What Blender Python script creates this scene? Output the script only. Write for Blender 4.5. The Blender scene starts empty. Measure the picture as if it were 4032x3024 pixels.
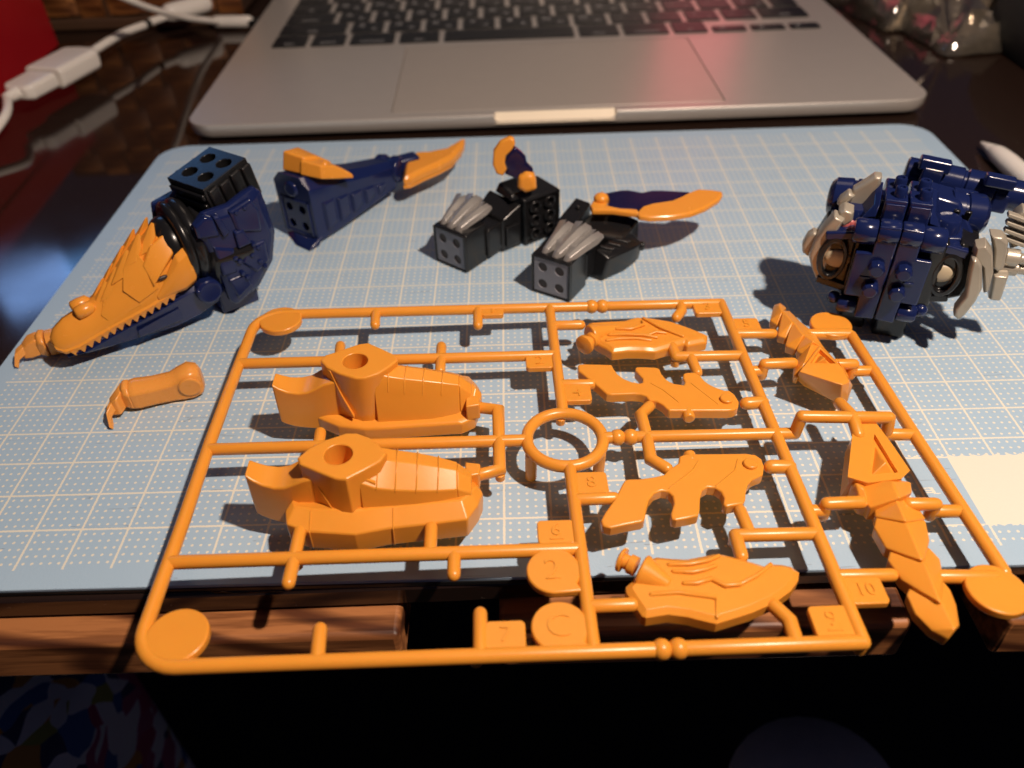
import bpy, bmesh, math, random
from mathutils import Vector, Matrix, Euler

# A plastic model kit being put together on a cutting mat in front of a laptop.
# All lengths below are millimetres; S turns them into metres.
S = 0.001
PI = math.pi
random.seed(7)
scene = bpy.context.scene
COL = scene.collection

# ---------------------------------------------------------------- camera
cam_data = bpy.data.cameras.new('camera')
cam = bpy.data.objects.new('camera', cam_data)
COL.objects.link(cam)
cam.matrix_world = Matrix((
    (0.99958, 0.02765, 0.00912, 0.13398),
    (-0.01108, 0.65096, -0.75903, -0.09979),
    (-0.02693, 0.75861, 0.65099, 0.13165),
    (0, 0, 0, 1)))
cam_data.sensor_fit = 'HORIZONTAL'
cam_data.sensor_width = 36.0
cam_data.lens = 28.034
cam_data.clip_start = 0.005
cam_data.clip_end = 20.0
cam_data.dof.use_dof = True
cam_data.dof.focus_distance = 0.178
cam_data.dof.aperture_fstop = 14.0
scene.camera = cam

# ---------------------------------------------------------------- light
world = bpy.data.worlds.new('World')
scene.world = world
world.use_nodes = True
bg = world.node_tree.nodes['Background']
bg.inputs[0].default_value = (0.42, 0.46, 0.88, 1)
bg.inputs[1].default_value = 0.038

def lamp(name, kind, loc, target, energy, color, size=None, size_y=None):
    d = bpy.data.lights.new(name, kind)
    o = bpy.data.objects.new(name, d)
    COL.objects.link(o)
    o.location = Vector(loc) * S
    v = (Vector(target) - Vector(loc))
    o.rotation_euler = v.to_track_quat('-Z', 'Y').to_euler()
    d.energy = energy
    d.color = color
    if kind == 'AREA':
        d.shape = 'RECTANGLE'
        d.size = size * S
        d.size_y = size_y * S
    else:
        d.shadow_soft_size = size * S
    return o

# warm desk lamp above the right shoulder
key = lamp('desk_lamp', 'SPOT', (300, -85, 381), (150, 90, 0), 9.3, (1.0, 0.80, 0.65), 8)
key.data.spot_size = math.radians(140)
key.data.spot_blend = 0.5
# bluish screen glow from a television far to the left
blue = lamp('television_glow', 'AREA', (-425, 686, 369), (100, 60, 0), 0.065, (0.26, 0.48, 1.0), 80, 52)
sheen_lamp = lamp('added_blue_sheen', 'AREA', (-364, 793, 443), (60, 95, 35), 0.17, (0.16, 0.45, 1.0), 150, 120)  # second blue lamp, added to put a sheen on the socket block
# dim warm room light from the ceiling behind the laptop
room = lamp('ceiling_light', 'AREA', (250, 900, 1500), (150, 100, 0), 1.6, (1.0, 0.78, 0.58), 600, 600)

vs = scene.view_settings
vs.view_transform = 'Standard'
vs.look = 'None'
vs.exposure = 0.0
vs.gamma = 1.0
vs.use_curve_mapping = False
scene.render.engine = 'CYCLES'
scene.cycles.use_denoising = True
scene.cycles.max_bounces = 8
scene.cycles.transparent_max_bounces = 12
scene.cycles.sample_clamp_indirect = 4.0

# ---------------------------------------------------------------- materials
def newmat(name):
    m = bpy.data.materials.new(name)
    m.use_nodes = True
    nt = m.node_tree
    return m, nt, nt.nodes['Principled BSDF']

def plastic(name, col, rough=0.35, metal=0.0, sss=0.0, coat=0.0, noise=0.04, bump=0.0, bscale=1500, radius=(1, .3, .1), spec=0.5, vary=0.12):
    """coloured plastic with faint unevenness in tone, gloss and relief"""
    m, nt, b = newmat(name)
    N = nt.nodes; L = nt.links
    tc = N.new('ShaderNodeTexCoord')
    nz = N.new('ShaderNodeTexNoise'); nz.inputs['Scale'].default_value = 140; nz.inputs['Detail'].default_value = 4
    L.new(tc.outputs['Object'], nz.inputs['Vector'])
    mx = N.new('ShaderNodeMix'); mx.data_type = 'RGBA'
    mx.inputs[6].default_value = tuple(c * (1 - vary) for c in col) + (1,)
    mx.inputs[7].default_value = tuple(min(1, c * (1 + vary)) for c in col) + (1,)
    L.new(nz.outputs['Fac'], mx.inputs[0]); L.new(mx.outputs[2], b.inputs['Base Color'])
    mr = N.new('ShaderNodeMapRange'); mr.inputs[3].default_value = max(0.02, rough - noise); mr.inputs[4].default_value = rough + noise
    n2 = N.new('ShaderNodeTexNoise'); n2.inputs['Scale'].default_value = 420; n2.inputs['Detail'].default_value = 3
    L.new(tc.outputs['Object'], n2.inputs['Vector']); L.new(n2.outputs['Fac'], mr.inputs[0]); L.new(mr.outputs[0], b.inputs['Roughness'])
    b.inputs['Metallic'].default_value = metal
    b.inputs['Specular IOR Level'].default_value = spec
    b.inputs['Coat Weight'].default_value = coat
    if sss:
        b.inputs['Subsurface Weight'].default_value = sss
        b.inputs['Subsurface Radius'].default_value = radius
        b.inputs['Subsurface Scale'].default_value = 0.0015
    if bump:
        n3 = N.new('ShaderNodeTexNoise'); n3.inputs['Scale'].default_value = bscale; n3.inputs['Detail'].default_value = 2
        L.new(tc.outputs['Object'], n3.inputs['Vector'])
        bp = N.new('ShaderNodeBump'); bp.inputs['Strength'].default_value = bump; bp.inputs['Distance'].default_value = 0.0002
        L.new(n3.outputs['Fac'], bp.inputs['Height']); L.new(bp.outputs[0], b.inputs['Normal'])
    return m

ORANGE = plastic('orange_plastic', (0.80, 0.315, 0.036), 0.31, sss=0.14, bump=0.03, vary=0.05)
ORANGE_MATTE = plastic('orange_kit_plastic', (0.80, 0.315, 0.038), 0.26, sss=0.1, bump=0.03, vary=0.05)
PEACH = plastic('peach_orange_plastic', (0.80, 0.325, 0.06), 0.28, sss=0.1, bump=0.03, vary=0.05)
NAVY = plastic('navy_plastic', (0.008, 0.015, 0.074), 0.17, bump=0.04, vary=0.15)
BLACK = plastic('black_plastic', (0.010, 0.010, 0.011), 0.24, bump=0.03)
GREYFACE = plastic('slate_grey_plastic', (0.22, 0.225, 0.26), 0.55, bump=0.05)
HOLE = plastic('dark_brown_plastic', (0.03, 0.016, 0.014), 0.45)
SILVER = plastic('silver_paint', (0.36, 0.345, 0.33), 0.36, metal=0.5, bump=0.05)
TANSILVER = plastic('tan_grey_plastic', (0.43, 0.39, 0.32), 0.34, metal=0.35, bump=0.04)
INDIGO = plastic('indigo_metallic', (0.010, 0.010, 0.060), 0.18, metal=0.3, coat=0.5)
CREAM = plastic('cream_plastic', (0.52, 0.44, 0.30), 0.4)
ALU = plastic('grey_aluminium', (0.63, 0.58, 0.53), 0.34, metal=0.5, bump=0.10, bscale=6000, vary=0.03)
ALUEDGE = plastic('polished_aluminium_edge', (0.55, 0.54, 0.52), 0.3, metal=0.6, vary=0.03)
TRACK = plastic('grey_trackpad_glass', (0.57, 0.51, 0.45), 0.34, metal=0.42, vary=0.03)
KEY = plastic('black_key_plastic', (0.010, 0.010, 0.011), 0.42, bump=0.05, bscale=4000)
LEGEND = plastic('key_legend_print', (0.5, 0.5, 0.5), 0.5)
RUBBER = plastic('black_rubber', (0.012, 0.012, 0.012), 0.7)
WHITE = plastic('white_plastic', (0.78, 0.75, 0.70), 0.30, sss=0.1, radius=(1, .8, .6), vary=0.03)
DKSTEEL = plastic('dark_steel', (0.03, 0.03, 0.032), 0.3, metal=0.6)

def nmath(nt, op, a, b=None, c=None):
    n = nt.nodes.new('ShaderNodeMath'); n.operation = op
    for i, v in enumerate((a, b, c)):
        if v is None: continue
        if isinstance(v, (int, float)): n.inputs[i].default_value = v
        else: nt.links.new(v, n.inputs[i])
    return n.outputs[0]

def mat_print():
    """light blue vinyl printed with a cream one-centimetre grid, dots and a blank label panel"""
    m, nt, b = newmat('cutting_mat_vinyl')
    N = nt.nodes; L = nt.links
    M = lambda op, a, b_=None, c=None: nmath(nt, op, a, b_, c)
    tc = N.new('ShaderNodeTexCoord'); sx = N.new('ShaderNodeSeparateXYZ')
    wn = N.new('ShaderNodeTexNoise'); wn.inputs['Scale'].default_value = 2600; wn.inputs['Detail'].default_value = 1
    L.new(tc.outputs['Object'], wn.inputs['Vector'])
    L.new(tc.outputs['Object'], sx.inputs[0])
    jit = M('MULTIPLY', M('SUBTRACT', wn.outputs['Fac'], 0.5), 0.035)      # ragged print edge, in cm
    u = M('MULTIPLY', sx.outputs[0], 100.0); v = M('MULTIPLY', sx.outputs[1], 100.0)
    def rng(x, a, c): return M('MULTIPLY', M('GREATER_THAN', x, a), M('LESS_THAN', x, c))
    def line(x, w): return M('LESS_THAN', M('ADD', M('ABSOLUTE', M('SUBTRACT', x, M('ROUND', x))), jit), w)
    inx = rng(u, 0.0, 29.0); iny = rng(v, -0.03, 20.0)
    vert = M('MULTIPLY', M('MULTIPLY', line(u, 0.026), iny), rng(u, 0.5, 28.5))
    hori = M('MULTIPLY', M('MULTIPLY', line(v, 0.026), inx), rng(v, 0.5, 19.5))
    def dot1(x):
        f = M('SUBTRACT', x, M('FLOOR', x))
        g = M('DIVIDE', M('SUBTRACT', f, 0.13), 0.185)
        k = M('MINIMUM', M('MAXIMUM', M('ROUND', g), 0.0), 4.0)
        return M('MULTIPLY', M('SUBTRACT', g, k), 0.185)
    dx = dot1(u); dy = dot1(v)
    r2 = M('SQRT', M('ADD', M('MULTIPLY', dx, dx), M('MULTIPLY', dy, dy)))
    dots = M('MULTIPLY', M('LESS_THAN', M('ADD', r2, M('MULTIPLY', jit, 0.7)), 0.032), M('MULTIPLY', inx, iny))
    grid = M('MAXIMUM', M('MAXIMUM', vert, hori), dots)
    # label panel: blue strip, then a blank cream field with a stamped wavy edge
    wave = M('MULTIPLY', M('ABSOLUTE', M('SINE', M('MULTIPLY', u, 12.0))), 0.05)
    top = M('LESS_THAN', M('ADD', v, wave), 2.50); bot = M('GREATER_THAN', M('SUBTRACT', v, wave), 0.46)
    box = M('MULTIPLY', M('MULTIPLY', top, bot), rng(u, 21.96, 29.0))
    panel = M('MULTIPLY', rng(u, 22.02, 22.95), rng(v, 0.53, 2.41))
    grid = M('MAXIMUM', M('MULTIPLY', grid, M('SUBTRACT', 1.0, box)), M('MULTIPLY', box, M('SUBTRACT', 1.0, panel)))
    # a few printed strokes of a small caption inside the strip
    for (a, c, w, h) in ((22.14, 1.54, .20, .022), (22.18, 1.47, .16, .02), (22.16, 1.41, .20, .02), (22.24, 1.46, .022, .12), (22.30, 1.38, .10, .02), (22.02, 1.50, .08, .03)):
        st = M('MULTIPLY', M('LESS_THAN', M('ABSOLUTE', M('SUBTRACT', M('ADD', u, jit), a)), w / 2 + .02), M('LESS_THAN', M('ABSOLUTE', M('SUBTRACT', M('ADD', v, jit), c)), h / 2 + .005))
        grid = M('MAXIMUM', grid, st)
    nz = N.new('ShaderNodeTexNoise'); nz.inputs['Scale'].default_value = 22; nz.inputs['Detail'].default_value = 5
    L.new(tc.outputs['Object'], nz.inputs['Vector'])
    base = N.new('ShaderNodeMix'); base.data_type = 'RGBA'
    base.inputs[6].default_value = (0.365, 0.515, 0.665, 1); base.inputs[7].default_value = (0.41, 0.56, 0.70, 1)
    L.new(nz.outputs['Fac'], base.inputs[0])
    # hairline knife scratches
    sc = N.new('ShaderNodeTexNoise'); sc.inputs['Scale'].default_value = 35; sc.inputs['Detail'].default_value = 2
    mp = N.new('ShaderNodeMapping'); mp.inputs['Scale'].default_value = (1.0, 14.0, 1.0); mp.inputs['Rotation'].default_value = (0, 0, 1.2)
    L.new(tc.outputs['Object'], mp.inputs['Vector']); L.new(mp.outputs[0], sc.inputs['Vector'])
    scr = M('MULTIPLY', M('LESS_THAN', M('ABSOLUTE', M('SUBTRACT', sc.outputs['Fac'], 0.68)), 0.006), 0.5)
    dk = N.new('ShaderNodeMix'); dk.data_type = 'RGBA'; dk.inputs[7].default_value = (0.20, 0.24, 0.30, 1)
    L.new(scr, dk.inputs[0]); L.new(base.outputs[2], dk.inputs[6])
    mx = N.new('ShaderNodeMix'); mx.data_type = 'RGBA'; mx.inputs[7].default_value = (0.76, 0.74, 0.64, 1)
    L.new(grid, mx.inputs[0]); L.new(dk.outputs[2], mx.inputs[6]); L.new(mx.outputs[2], b.inputs['Base Color'])
    b.inputs['Roughness'].default_value = 0.42
    b.inputs['Specular IOR Level'].default_value = 0.5
    lt = N.new('ShaderNodeTexVoronoi'); lt.inputs['Scale'].default_value = 1900
    L.new(tc.outputs['Object'], lt.inputs['Vector'])
    bp = N.new('ShaderNodeBump'); bp.inputs['Strength'].default_value = 0.22; bp.inputs['Distance'].default_value = 0.0001
    L.new(lt.outputs['Distance'], bp.inputs['Height']); L.new(bp.outputs[0], b.inputs['Normal'])
    return m

def wood(name, dark, light, scale=55.0, rough=0.5):
    m, nt, b = newmat(name)
    N = nt.nodes; L = nt.links
    tc = N.new('ShaderNodeTexCoord'); mp = N.new('ShaderNodeMapping')
    mp.inputs['Scale'].default_value = (0.35, 1.6, 1.6)
    mp.inputs['Rotation'].default_value = (0.25, 0.1, 0.12)
    L.new(tc.outputs['Object'], mp.inputs['Vector'])
    wv = N.new('ShaderNodeTexWave'); wv.wave_type = 'BANDS'; wv.bands_direction = 'DIAGONAL'
    wv.inputs['Scale'].default_value = scale; wv.inputs['Distortion'].default_value = 7.0; wv.inputs['Detail'].default_value = 2.0; wv.inputs['Detail Scale'].default_value = 0.9
    L.new(mp.outputs[0], wv.inputs['Vector'])
    cr = N.new('ShaderNodeValToRGB')
    cr.color_ramp.elements[0].position = 0.02; cr.color_ramp.elements[0].color = dark + (1,)
    cr.color_ramp.elements[1].position = 0.42; cr.color_ramp.elements[1].color = light + (1,)
    L.new(wv.outputs['Fac'], cr.inputs[0])
    fb = N.new('ShaderNodeTexNoise'); fb.inputs['Scale'].default_value = 300; fb.inputs['Detail'].default_value = 6
    m2 = N.new('ShaderNodeMapping'); m2.inputs['Scale'].default_value = (0.12, 1.5, 1.5)
    L.new(tc.outputs['Object'], m2.inputs['Vector']); L.new(m2.outputs[0], fb.inputs['Vector'])
    mx = N.new('ShaderNodeMix'); mx.data_type = 'RGBA'; mx.blend_type = 'MULTIPLY'; mx.inputs[0].default_value = 0.8
    rp = N.new('ShaderNodeValToRGB'); rp.color_ramp.elements[0].position = 0.42; rp.color_ramp.elements[0].color = (0.42, 0.36, 0.32, 1); rp.color_ramp.elements[1].position = 0.56; rp.color_ramp.elements[1].color = (1, 1, 1, 1)
    L.new(fb.outputs['Fac'], rp.inputs[0]); L.new(cr.outputs[0], mx.inputs[6]); L.new(rp.outputs[0], mx.inputs[7]); L.new(mx.outputs[2], b.inputs['Base Color'])
    b.inputs['Roughness'].default_value = rough
    bp = N.new('ShaderNodeBump'); bp.inputs['Strength'].default_value = 0.35; bp.inputs['Distance'].default_value = 0.0003
    L.new(fb.outputs['Fac'], bp.inputs['Height']); L.new(bp.outputs[0], b.inputs['Normal'])
    return m

def table_glass():
    m, nt, b = newmat('dark_table_glass')
    N = nt.nodes; L = nt.links
    tc = N.new('ShaderNodeTexCoord')
    nz = N.new('ShaderNodeTexNoise'); nz.inputs['Scale'].default_value = 14; nz.inputs['Detail'].default_value = 7
    L.new(tc.outputs['Object'], nz.inputs['Vector'])
    mr = N.new('ShaderNodeMapRange'); mr.inputs[1].default_value = 0.35; mr.inputs[2].default_value = 0.75; mr.inputs[3].default_value = 0.035; mr.inputs[4].default_value = 0.16
    L.new(nz.outputs['Fac'], mr.inputs[0]); L.new(mr.outputs[0], b.inputs['Roughness'])
    n2 = N.new('ShaderNodeTexNoise'); n2.inputs['Scale'].default_value = 900; n2.inputs['Detail'].default_value = 2
    L.new(tc.outputs['Object'], n2.inputs['Vector'])
    dust = nmath(nt, 'GREATER_THAN', n2.outputs['Fac'], 0.735)
    mx = N.new('ShaderNodeMix'); mx.data_type = 'RGBA'
    mx.inputs[6].default_value = (0.020, 0.011, 0.008, 1); mx.inputs[7].default_value = (0.07, 0.055, 0.045, 1)
    L.new(dust, mx.inputs[0]); L.new(mx.outputs[2], b.inputs['Base Color'])
    b.inputs['Specular IOR Level'].default_value = 0.6
    return m

MATTOP = mat_print()
TABLE = table_glass()
WOOD = wood('reddish_brown_wood', (0.10, 0.030, 0.010), (0.42, 0.165, 0.055), 30)
MATEDGE = plastic('black_mat_edge', (0.012, 0.012, 0.013), 0.35)

# ---------------------------------------------------------------- mesh helpers
class MB:
    """collects vertices and faces of ONE mesh (millimetres)"""
    def __init__(self): self.v = []; self.f = []
    def add(self, vs, fs):
        o = len(self.v); self.v += [tuple(p) for p in vs]; self.f += [tuple(i + o for i in q) for q in fs]; return self
    def box(self, c, size, rot=(0, 0, 0), taper=(1, 1), shift=(0, 0)):
        R = Euler(rot).to_matrix(); hx, hy, hz = (s / 2 for s in size); P = []
        for z in (-1, 1):
            tx, ty = ((1, 1), taper)[z > 0]; sx, sy = ((0, 0), shift)[z > 0]
            for x, y in ((-1, -1), (1, -1), (1, 1), (-1, 1)):
                P.append(R @ Vector((x * hx * tx + sx, y * hy * ty + sy, z * hz)) + Vector(c))
        return self.add(P, [(3, 2, 1, 0), (4, 5, 6, 7), (0, 1, 5, 4), (1, 2, 6, 5), (2, 3, 7, 6), (3, 0, 4, 7)])
    def prism(self, out, z0, z1, inset=0.0, h=None):
        """outline [(x, y)] counter-clockwise or not, from z0 to z1, top edge drawn in by inset over height h"""
        a = sum(out[i][0] * out[(i + 1) % len(out)][1] - out[(i + 1) % len(out)][0] * out[i][1] for i in range(len(out)))
        if a < 0: out = out[::-1]
        n = len(out)
        rings = [[(x, y, z0) for x, y in out]]
        if inset:
            h = inset if h is None else h
            rings.append([(x, y, z1 - h) for x, y in out])
            rings.append([(x, y, z1) for x, y in offset(out, -inset)])
        else: rings.append([(x, y, z1) for x, y in out])
        return self.loft(rings)
    def loft(self, rings, cap0=True, cap1=True, closed=True):
        n = len(rings[0]); vs = [p for r in rings for p in r]; fs = []
        for k in range(len(rings) - 1):
            for i in range(n if closed else n - 1):
                j = (i + 1) % n
                fs.append((k * n + i, k * n + j, (k + 1) * n + j, (k + 1) * n + i))
        if cap0: fs.append(tuple(range(n - 1, -1, -1)))
        if cap1: fs.append(tuple((len(rings) - 1) * n + i for i in range(n)))
        return self.add(vs, fs)
    def cyl(self, a, b, r0, r1=None, n=20, cap=True):
        a = Vector(a); b = Vector(b); r1 = r0 if r1 is None else r1
        d = (b - a).normalized(); q = d.to_track_quat('Z', 'Y')
        rings = []
        for p, r in ((a, r0), (b, r1)):
            rings.append([tuple(p + q @ Vector((r * math.cos(t), r * math.sin(t), 0))) for t in (2 * PI * i / n for i in range(n))])
        return self.loft(rings, cap, cap)
    def lathe(self, a, d, prof, n=22):
        """profile [(distance along d, radius)] turned about the axis from a"""
        a = Vector(a); q = Vector(d).normalized().to_track_quat('Z', 'Y'); rings = []
        for t, r in prof:
            rings.append([tuple(a + q @ Vector((r * math.cos(w), r * math.sin(w), t))) for w in (2 * PI * i / n for i in range(n))])
        return self.loft(rings)
    def ball(self, c, r, n=16, m=10, sc=(1, 1, 1)):
        vs = []; fs = []
        for k in range(1, m):
            t = PI * k / m
            for i in range(n):
                w = 2 * PI * i / n
                vs.append((c[0] + r * sc[0] * math.sin(t) * math.cos(w), c[1] + r * sc[1] * math.sin(t) * math.sin(w), c[2] + r * sc[2] * math.cos(t)))
        vs += [(c[0], c[1], c[2] + r * sc[2]), (c[0], c[1], c[2] - r * sc[2])]
        T = len(vs) - 2
        for k in range(m - 2):
            for i in range(n):
                j = (i + 1) % n; fs.append((k * n + i, (k + 1) * n + i, (k + 1) * n + j, k * n + j))
        for i in range(n):
            j = (i + 1) % n; fs.append((T, i, j)); fs.append((T + 1, (m - 2) * n + j, (m - 2) * n + i))
        return self.add(vs, fs)
    def tube(self, pts, r, n=16, round0=True, round1=True, rr=None):
        """swept round rod through pts, hemispherical ends"""
        P = [Vector(p) for p in pts]; rings = []; R = rr or [r] * len(P)
        T = []
        for i in range(len(P)):
            d = (P[min(i + 1, len(P) - 1)] - P[max(i - 1, 0)]).normalized(); T.append(d)
        up = Vector((0, 0, 1)) if abs(T[0].z) < 0.9 else Vector((1, 0, 0))
        u = (up - T[0] * up.dot(T[0])).normalized()
        def ring(p, d, u, rad):
            w = d.cross(u)
            return [tuple(p + (u * math.cos(t) + w * math.sin(t)) * rad) for t in (2 * PI * i / n for i in range(n))]
        fr = []
        for i in range(len(P)):
            if i: u = (u - T[i] * u.dot(T[i])).normalized()
            fr.append(u.copy())
        if round0:
            for a in (80, 55, 28): rings.append(ring(P[0] - T[0] * R[0] * math.sin(math.radians(a)), T[0], fr[0], R[0] * math.cos(math.radians(a))))
        for i in range(len(P)):
            k = 1.0
            if 0 < i < len(P) - 1:
                a = (P[i] - P[i - 1]).normalized(); b = (P[i + 1] - P[i]).normalized()
                k = 1.0 / max(0.75, math.cos(a.angle(b, 0) / 2))
            rings.append(ring(P[i], T[i], fr[i], R[i] * k if k < 1.02 else R[i] * min(k, 1.15)))
        if round1:
            for a in (28, 55, 80): rings.append(ring(P[-1] + T[-1] * R[-1] * math.sin(math.radians(a)), T[-1], fr[-1], R[-1] * math.cos(math.radians(a))))
        return self.loft(rings)
    def torus(self, c, R, r, n=48, m=16):
        vs = []; fs = []
        for i in range(n):
            a = 2 * PI * i / n
            for j in range(m):
                b = 2 * PI * j / m
                vs.append((c[0] + (R + r * math.cos(b)) * math.cos(a), c[1] + (R + r * math.cos(b)) * math.sin(a), c[2] + r * math.sin(b)))
        for i in range(n):
            for j in range(m):
                fs.append((i * m + j, ((i + 1) % n) * m + j, ((i + 1) % n) * m + (j + 1) % m, i * m + (j + 1) % m))
        return self.add(vs, fs)

def hull(pts):
    """convex solid round a set of points"""
    bm = bmesh.new()
    for p in pts: bm.verts.new(p)
    r = bmesh.ops.convex_hull(bm, input=bm.verts)
    bmesh.ops.delete(bm, geom=[g for g in r['geom_interior'] if isinstance(g, bmesh.types.BMVert)], context='VERTS')
    bmesh.ops.dissolve_limit(bm, angle_limit=math.radians(2), verts=bm.verts, edges=bm.edges)
    bm.verts.index_update()
    m = MB(); m.add([tuple(v.co) for v in bm.verts], [tuple(v.index for v in f.verts) for f in bm.faces]); bm.free()
    return m

def offset(out, d):
    """move a closed outline inwards (d < 0) along its vertex normals"""
    n = len(out); res = []
    for i in range(n):
        a = Vector(out[i - 1]); b = Vector(out[i]); c = Vector(out[(i + 1) % n])
        e1 = (b - a); e2 = (c - b)
        if e1.length < 1e-6 or e2.length < 1e-6: res.append(tuple(b)); continue
        e1.normalize(); e2.normalize()
        n1 = Vector((e1.y, -e1.x)); n2 = Vector((e2.y, -e2.x)); m = n1 + n2
        if m.length < 1e-6: res.append(tuple(b)); continue
        m.normalize(); k = max(0.5, m.dot(n1))
        res.append(tuple(b + m * d / k))
    return res

def smooth_outline(out, it=1, closed=True):
    for _ in range(it):
        r = []
        for i in range(len(out)):
            a = Vector(out[i]); b = Vector(out[(i + 1) % len(out)])
            r += [tuple(a * .75 + b * .25), tuple(a * .25 + b * .75)]
        out = r
    return out

def roundrect(x0, y0, x1, y1, r, n=6):
    o = []
    for cx, cy, a0 in ((x1 - r, y0 + r, -90), (x1 - r, y1 - r, 0), (x0 + r, y1 - r, 90), (x0 + r, y0 + r, 180)):
        for i in range(n + 1):
            a = math.radians(a0 + 90 * i / n); o.append((cx + r * math.cos(a), cy + r * math.sin(a)))
    return o

def circle(cx, cy, r, n=28): return [(cx + r * math.cos(2 * PI * i / n), cy + r * math.sin(2 * PI * i / n)) for i in range(n)]

def mesh_of(name, mb, angle=32, fix=True):
    me = bpy.data.meshes.new(name)
    me.from_pydata([(x * S, y * S, z * S) for x, y, z in mb.v], [], mb.f)
    bm = bmesh.new(); bm.from_mesh(me)
    if fix: bmesh.ops.recalc_face_normals(bm, faces=bm.faces)
    bm.to_mesh(me); bm.free()
    for p in me.polygons: p.use_smooth = True
    me.set_sharp_from_angle(angle=math.radians(angle))
    return me

def obj(name, mb, mat, parent=None, bevel=0.0, seg=2, angle=32, fix=True, lim=28):
    me = mb if isinstance(mb, bpy.types.Mesh) else mesh_of(name, mb, angle, fix)
    if not me.materials: me.materials.append(mat)
    o = bpy.data.objects.new(name, me); COL.objects.link(o)
    if parent: o.parent = parent
    if bevel:
        b = o.modifiers.new('edge', 'BEVEL'); b.width = bevel * S; b.segments = seg; b.limit_method = 'ANGLE'; b.angle_limit = math.radians(lim)
        b.harden_normals = False
        w = o.modifiers.new('normals', 'WEIGHTED_NORMAL'); w.keep_sharp = True
    return o

def cut(o, cutter, angle=32):
    """subtract the mesh in cutter from o for good"""
    t = bpy.data.objects.new('cutter', mesh_of('cutter', cutter)); COL.objects.link(t)
    t.parent = o.parent
    m = o.modifiers.new('cut', 'BOOLEAN'); m.object = t; m.operation = 'DIFFERENCE'; m.solver = 'EXACT'
    # the cut has to come before any rounding of edges
    while o.modifiers[0] != m and o.modifiers.find('cut') > 0: o.modifiers.move(o.modifiers.find('cut'), o.modifiers.find('cut') - 1)
    keep = [(x.name, x.show_viewport) for x in o.modifiers if x.name != 'cut']
    for n_, _ in keep: o.modifiers[n_].show_viewport = False
    bpy.context.view_layer.update()
    dg = bpy.context.evaluated_depsgraph_get()
    me = bpy.data.meshes.new_from_object(o.evaluated_get(dg))
    old = o.data; o.modifiers.remove(o.modifiers['cut']); o.data = me
    for n_, s_ in keep: o.modifiers[n_].show_viewport = s_
    bpy.data.objects.remove(t); bpy.data.meshes.remove(old)
    for p in me.polygons: p.use_smooth = True
    me.set_sharp_from_angle(angle=math.radians(angle))
    return o

def tag(o, label, cat, group=None, kind=None):
    o['label'] = label; o['category'] = cat
    if group: o['group'] = group
    if kind: o['kind'] = kind
    return o

def thing(name, label, cat, loc=(0, 0, 0), rot=(0, 0, 0), group=None):
    o = bpy.data.objects.new(name, None); COL.objects.link(o)
    o.empty_display_size = 0.005
    o.location = Vector(loc) * S; o.rotation_euler = rot
    return tag(o, label, cat, group)

def share(o, parent, loc=(0, 0, 0), rot=(0, 0, 0), name=None):
    """another copy of a part, same mesh data"""
    c = o.copy(); COL.objects.link(c); c.parent = parent
    c.location = Vector(loc) * S; c.rotation_euler = rot
    return c

def text_mesh(s, size, depth):
    cu = bpy.data.curves.new('glyph', 'FONT'); cu.body = s; cu.size = size * S; cu.extrude = depth * S
    cu.align_x = 'CENTER'; cu.align_y = 'CENTER'; cu.resolution_u = 3
    o = bpy.data.objects.new('glyph', cu); COL.objects.link(o)
    bpy.context.view_layer.update()
    me = bpy.data.meshes.new_from_object(o.evaluated_get(bpy.context.evaluated_depsgraph_get()))
    bpy.data.objects.remove(o); bpy.data.curves.remove(cu)
    return me

# ---------------------------------------------------------------- setting: floor, table, mat
FLOORM = plastic('dark_rug', (0.012, 0.010, 0.010), 0.9, bump=0.5, bscale=400)
fl = obj('floor', MB().box((150, 200, -345), (4000, 4000, 10)), FLOORM); fl['kind'] = 'structure'

tb = thing('table', 'low table with dark glossy top and wooden slats along its front edge', 'table', (150, 300, -345))
T0 = (-150, -300, 345)   # back to world coordinates
def shifted(mb, d=T0):
    mb.v = [(x + d[0], y + d[1], z + d[2]) for x, y, z in mb.v]; return mb
edge = [(-420, -11), (-60, -6.6), (60, -6.0), (120, -5.2), (170, -3.4), (240, -2.6), (320, -3), (520, -5), (760, -10), (760, 900), (-420, 900)]
obj('glass_top', shifted(MB().prism(edge, -8.0, -2.0)), TABLE, tb, bevel=0.8)
def slat(pts, z0, z1, b=1.3):
    return obj('wood_slat', shifted(MB().prism(pts, z0, z1)), WOOD, tb, bevel=b, seg=3)
slat([(-190, -13.2), (-35, -12.6), (108.8, -12.2), (108.8, 18), (-190, 18)], -20.5, -8.3)
slat([(128.6, -12.6), (210.5, -12.4), (210.5, 18), (128.6, 18)], -20.5, -8.3)
slat([(229, -12.4), (420, -14.4), (420, 18), (229, 18)], -20.5, -8.3)
obj('cross_rail', shifted(MB().box((150, 24, -20), (640, 10, 22))), WOOD, tb, bevel=1.5)
obj('table_leg', shifted(MB().box((-330, 60, -180), (60, 60, 318), taper=(1.1, 1.1))), WOOD, tb, bevel=3)
obj('table_leg', shifted(MB().box((660, 60, -180), (60, 60, 318), taper=(1.1, 1.1))), WOOD, tb, bevel=3)

mo = roundrect(-5.0, -5.2, 296.6, 205.5, 11, 8)
cm_ = tag(thing('cutting_mat', 'pale blue cutting mat printed with a cream centimetre grid, flat on the table', 'cutting mat'), 'pale blue cutting mat printed with a cream centimetre grid, flat on the table', 'cutting mat')
obj('mat_base', MB().prism(mo, -1.97, -0.7), MATEDGE, cm_, bevel=0.2)
obj('mat_surface', MB().prism(offset(mo, -0.15), -0.7, 0.0, inset=0.15), MATTOP, cm_)

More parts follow.
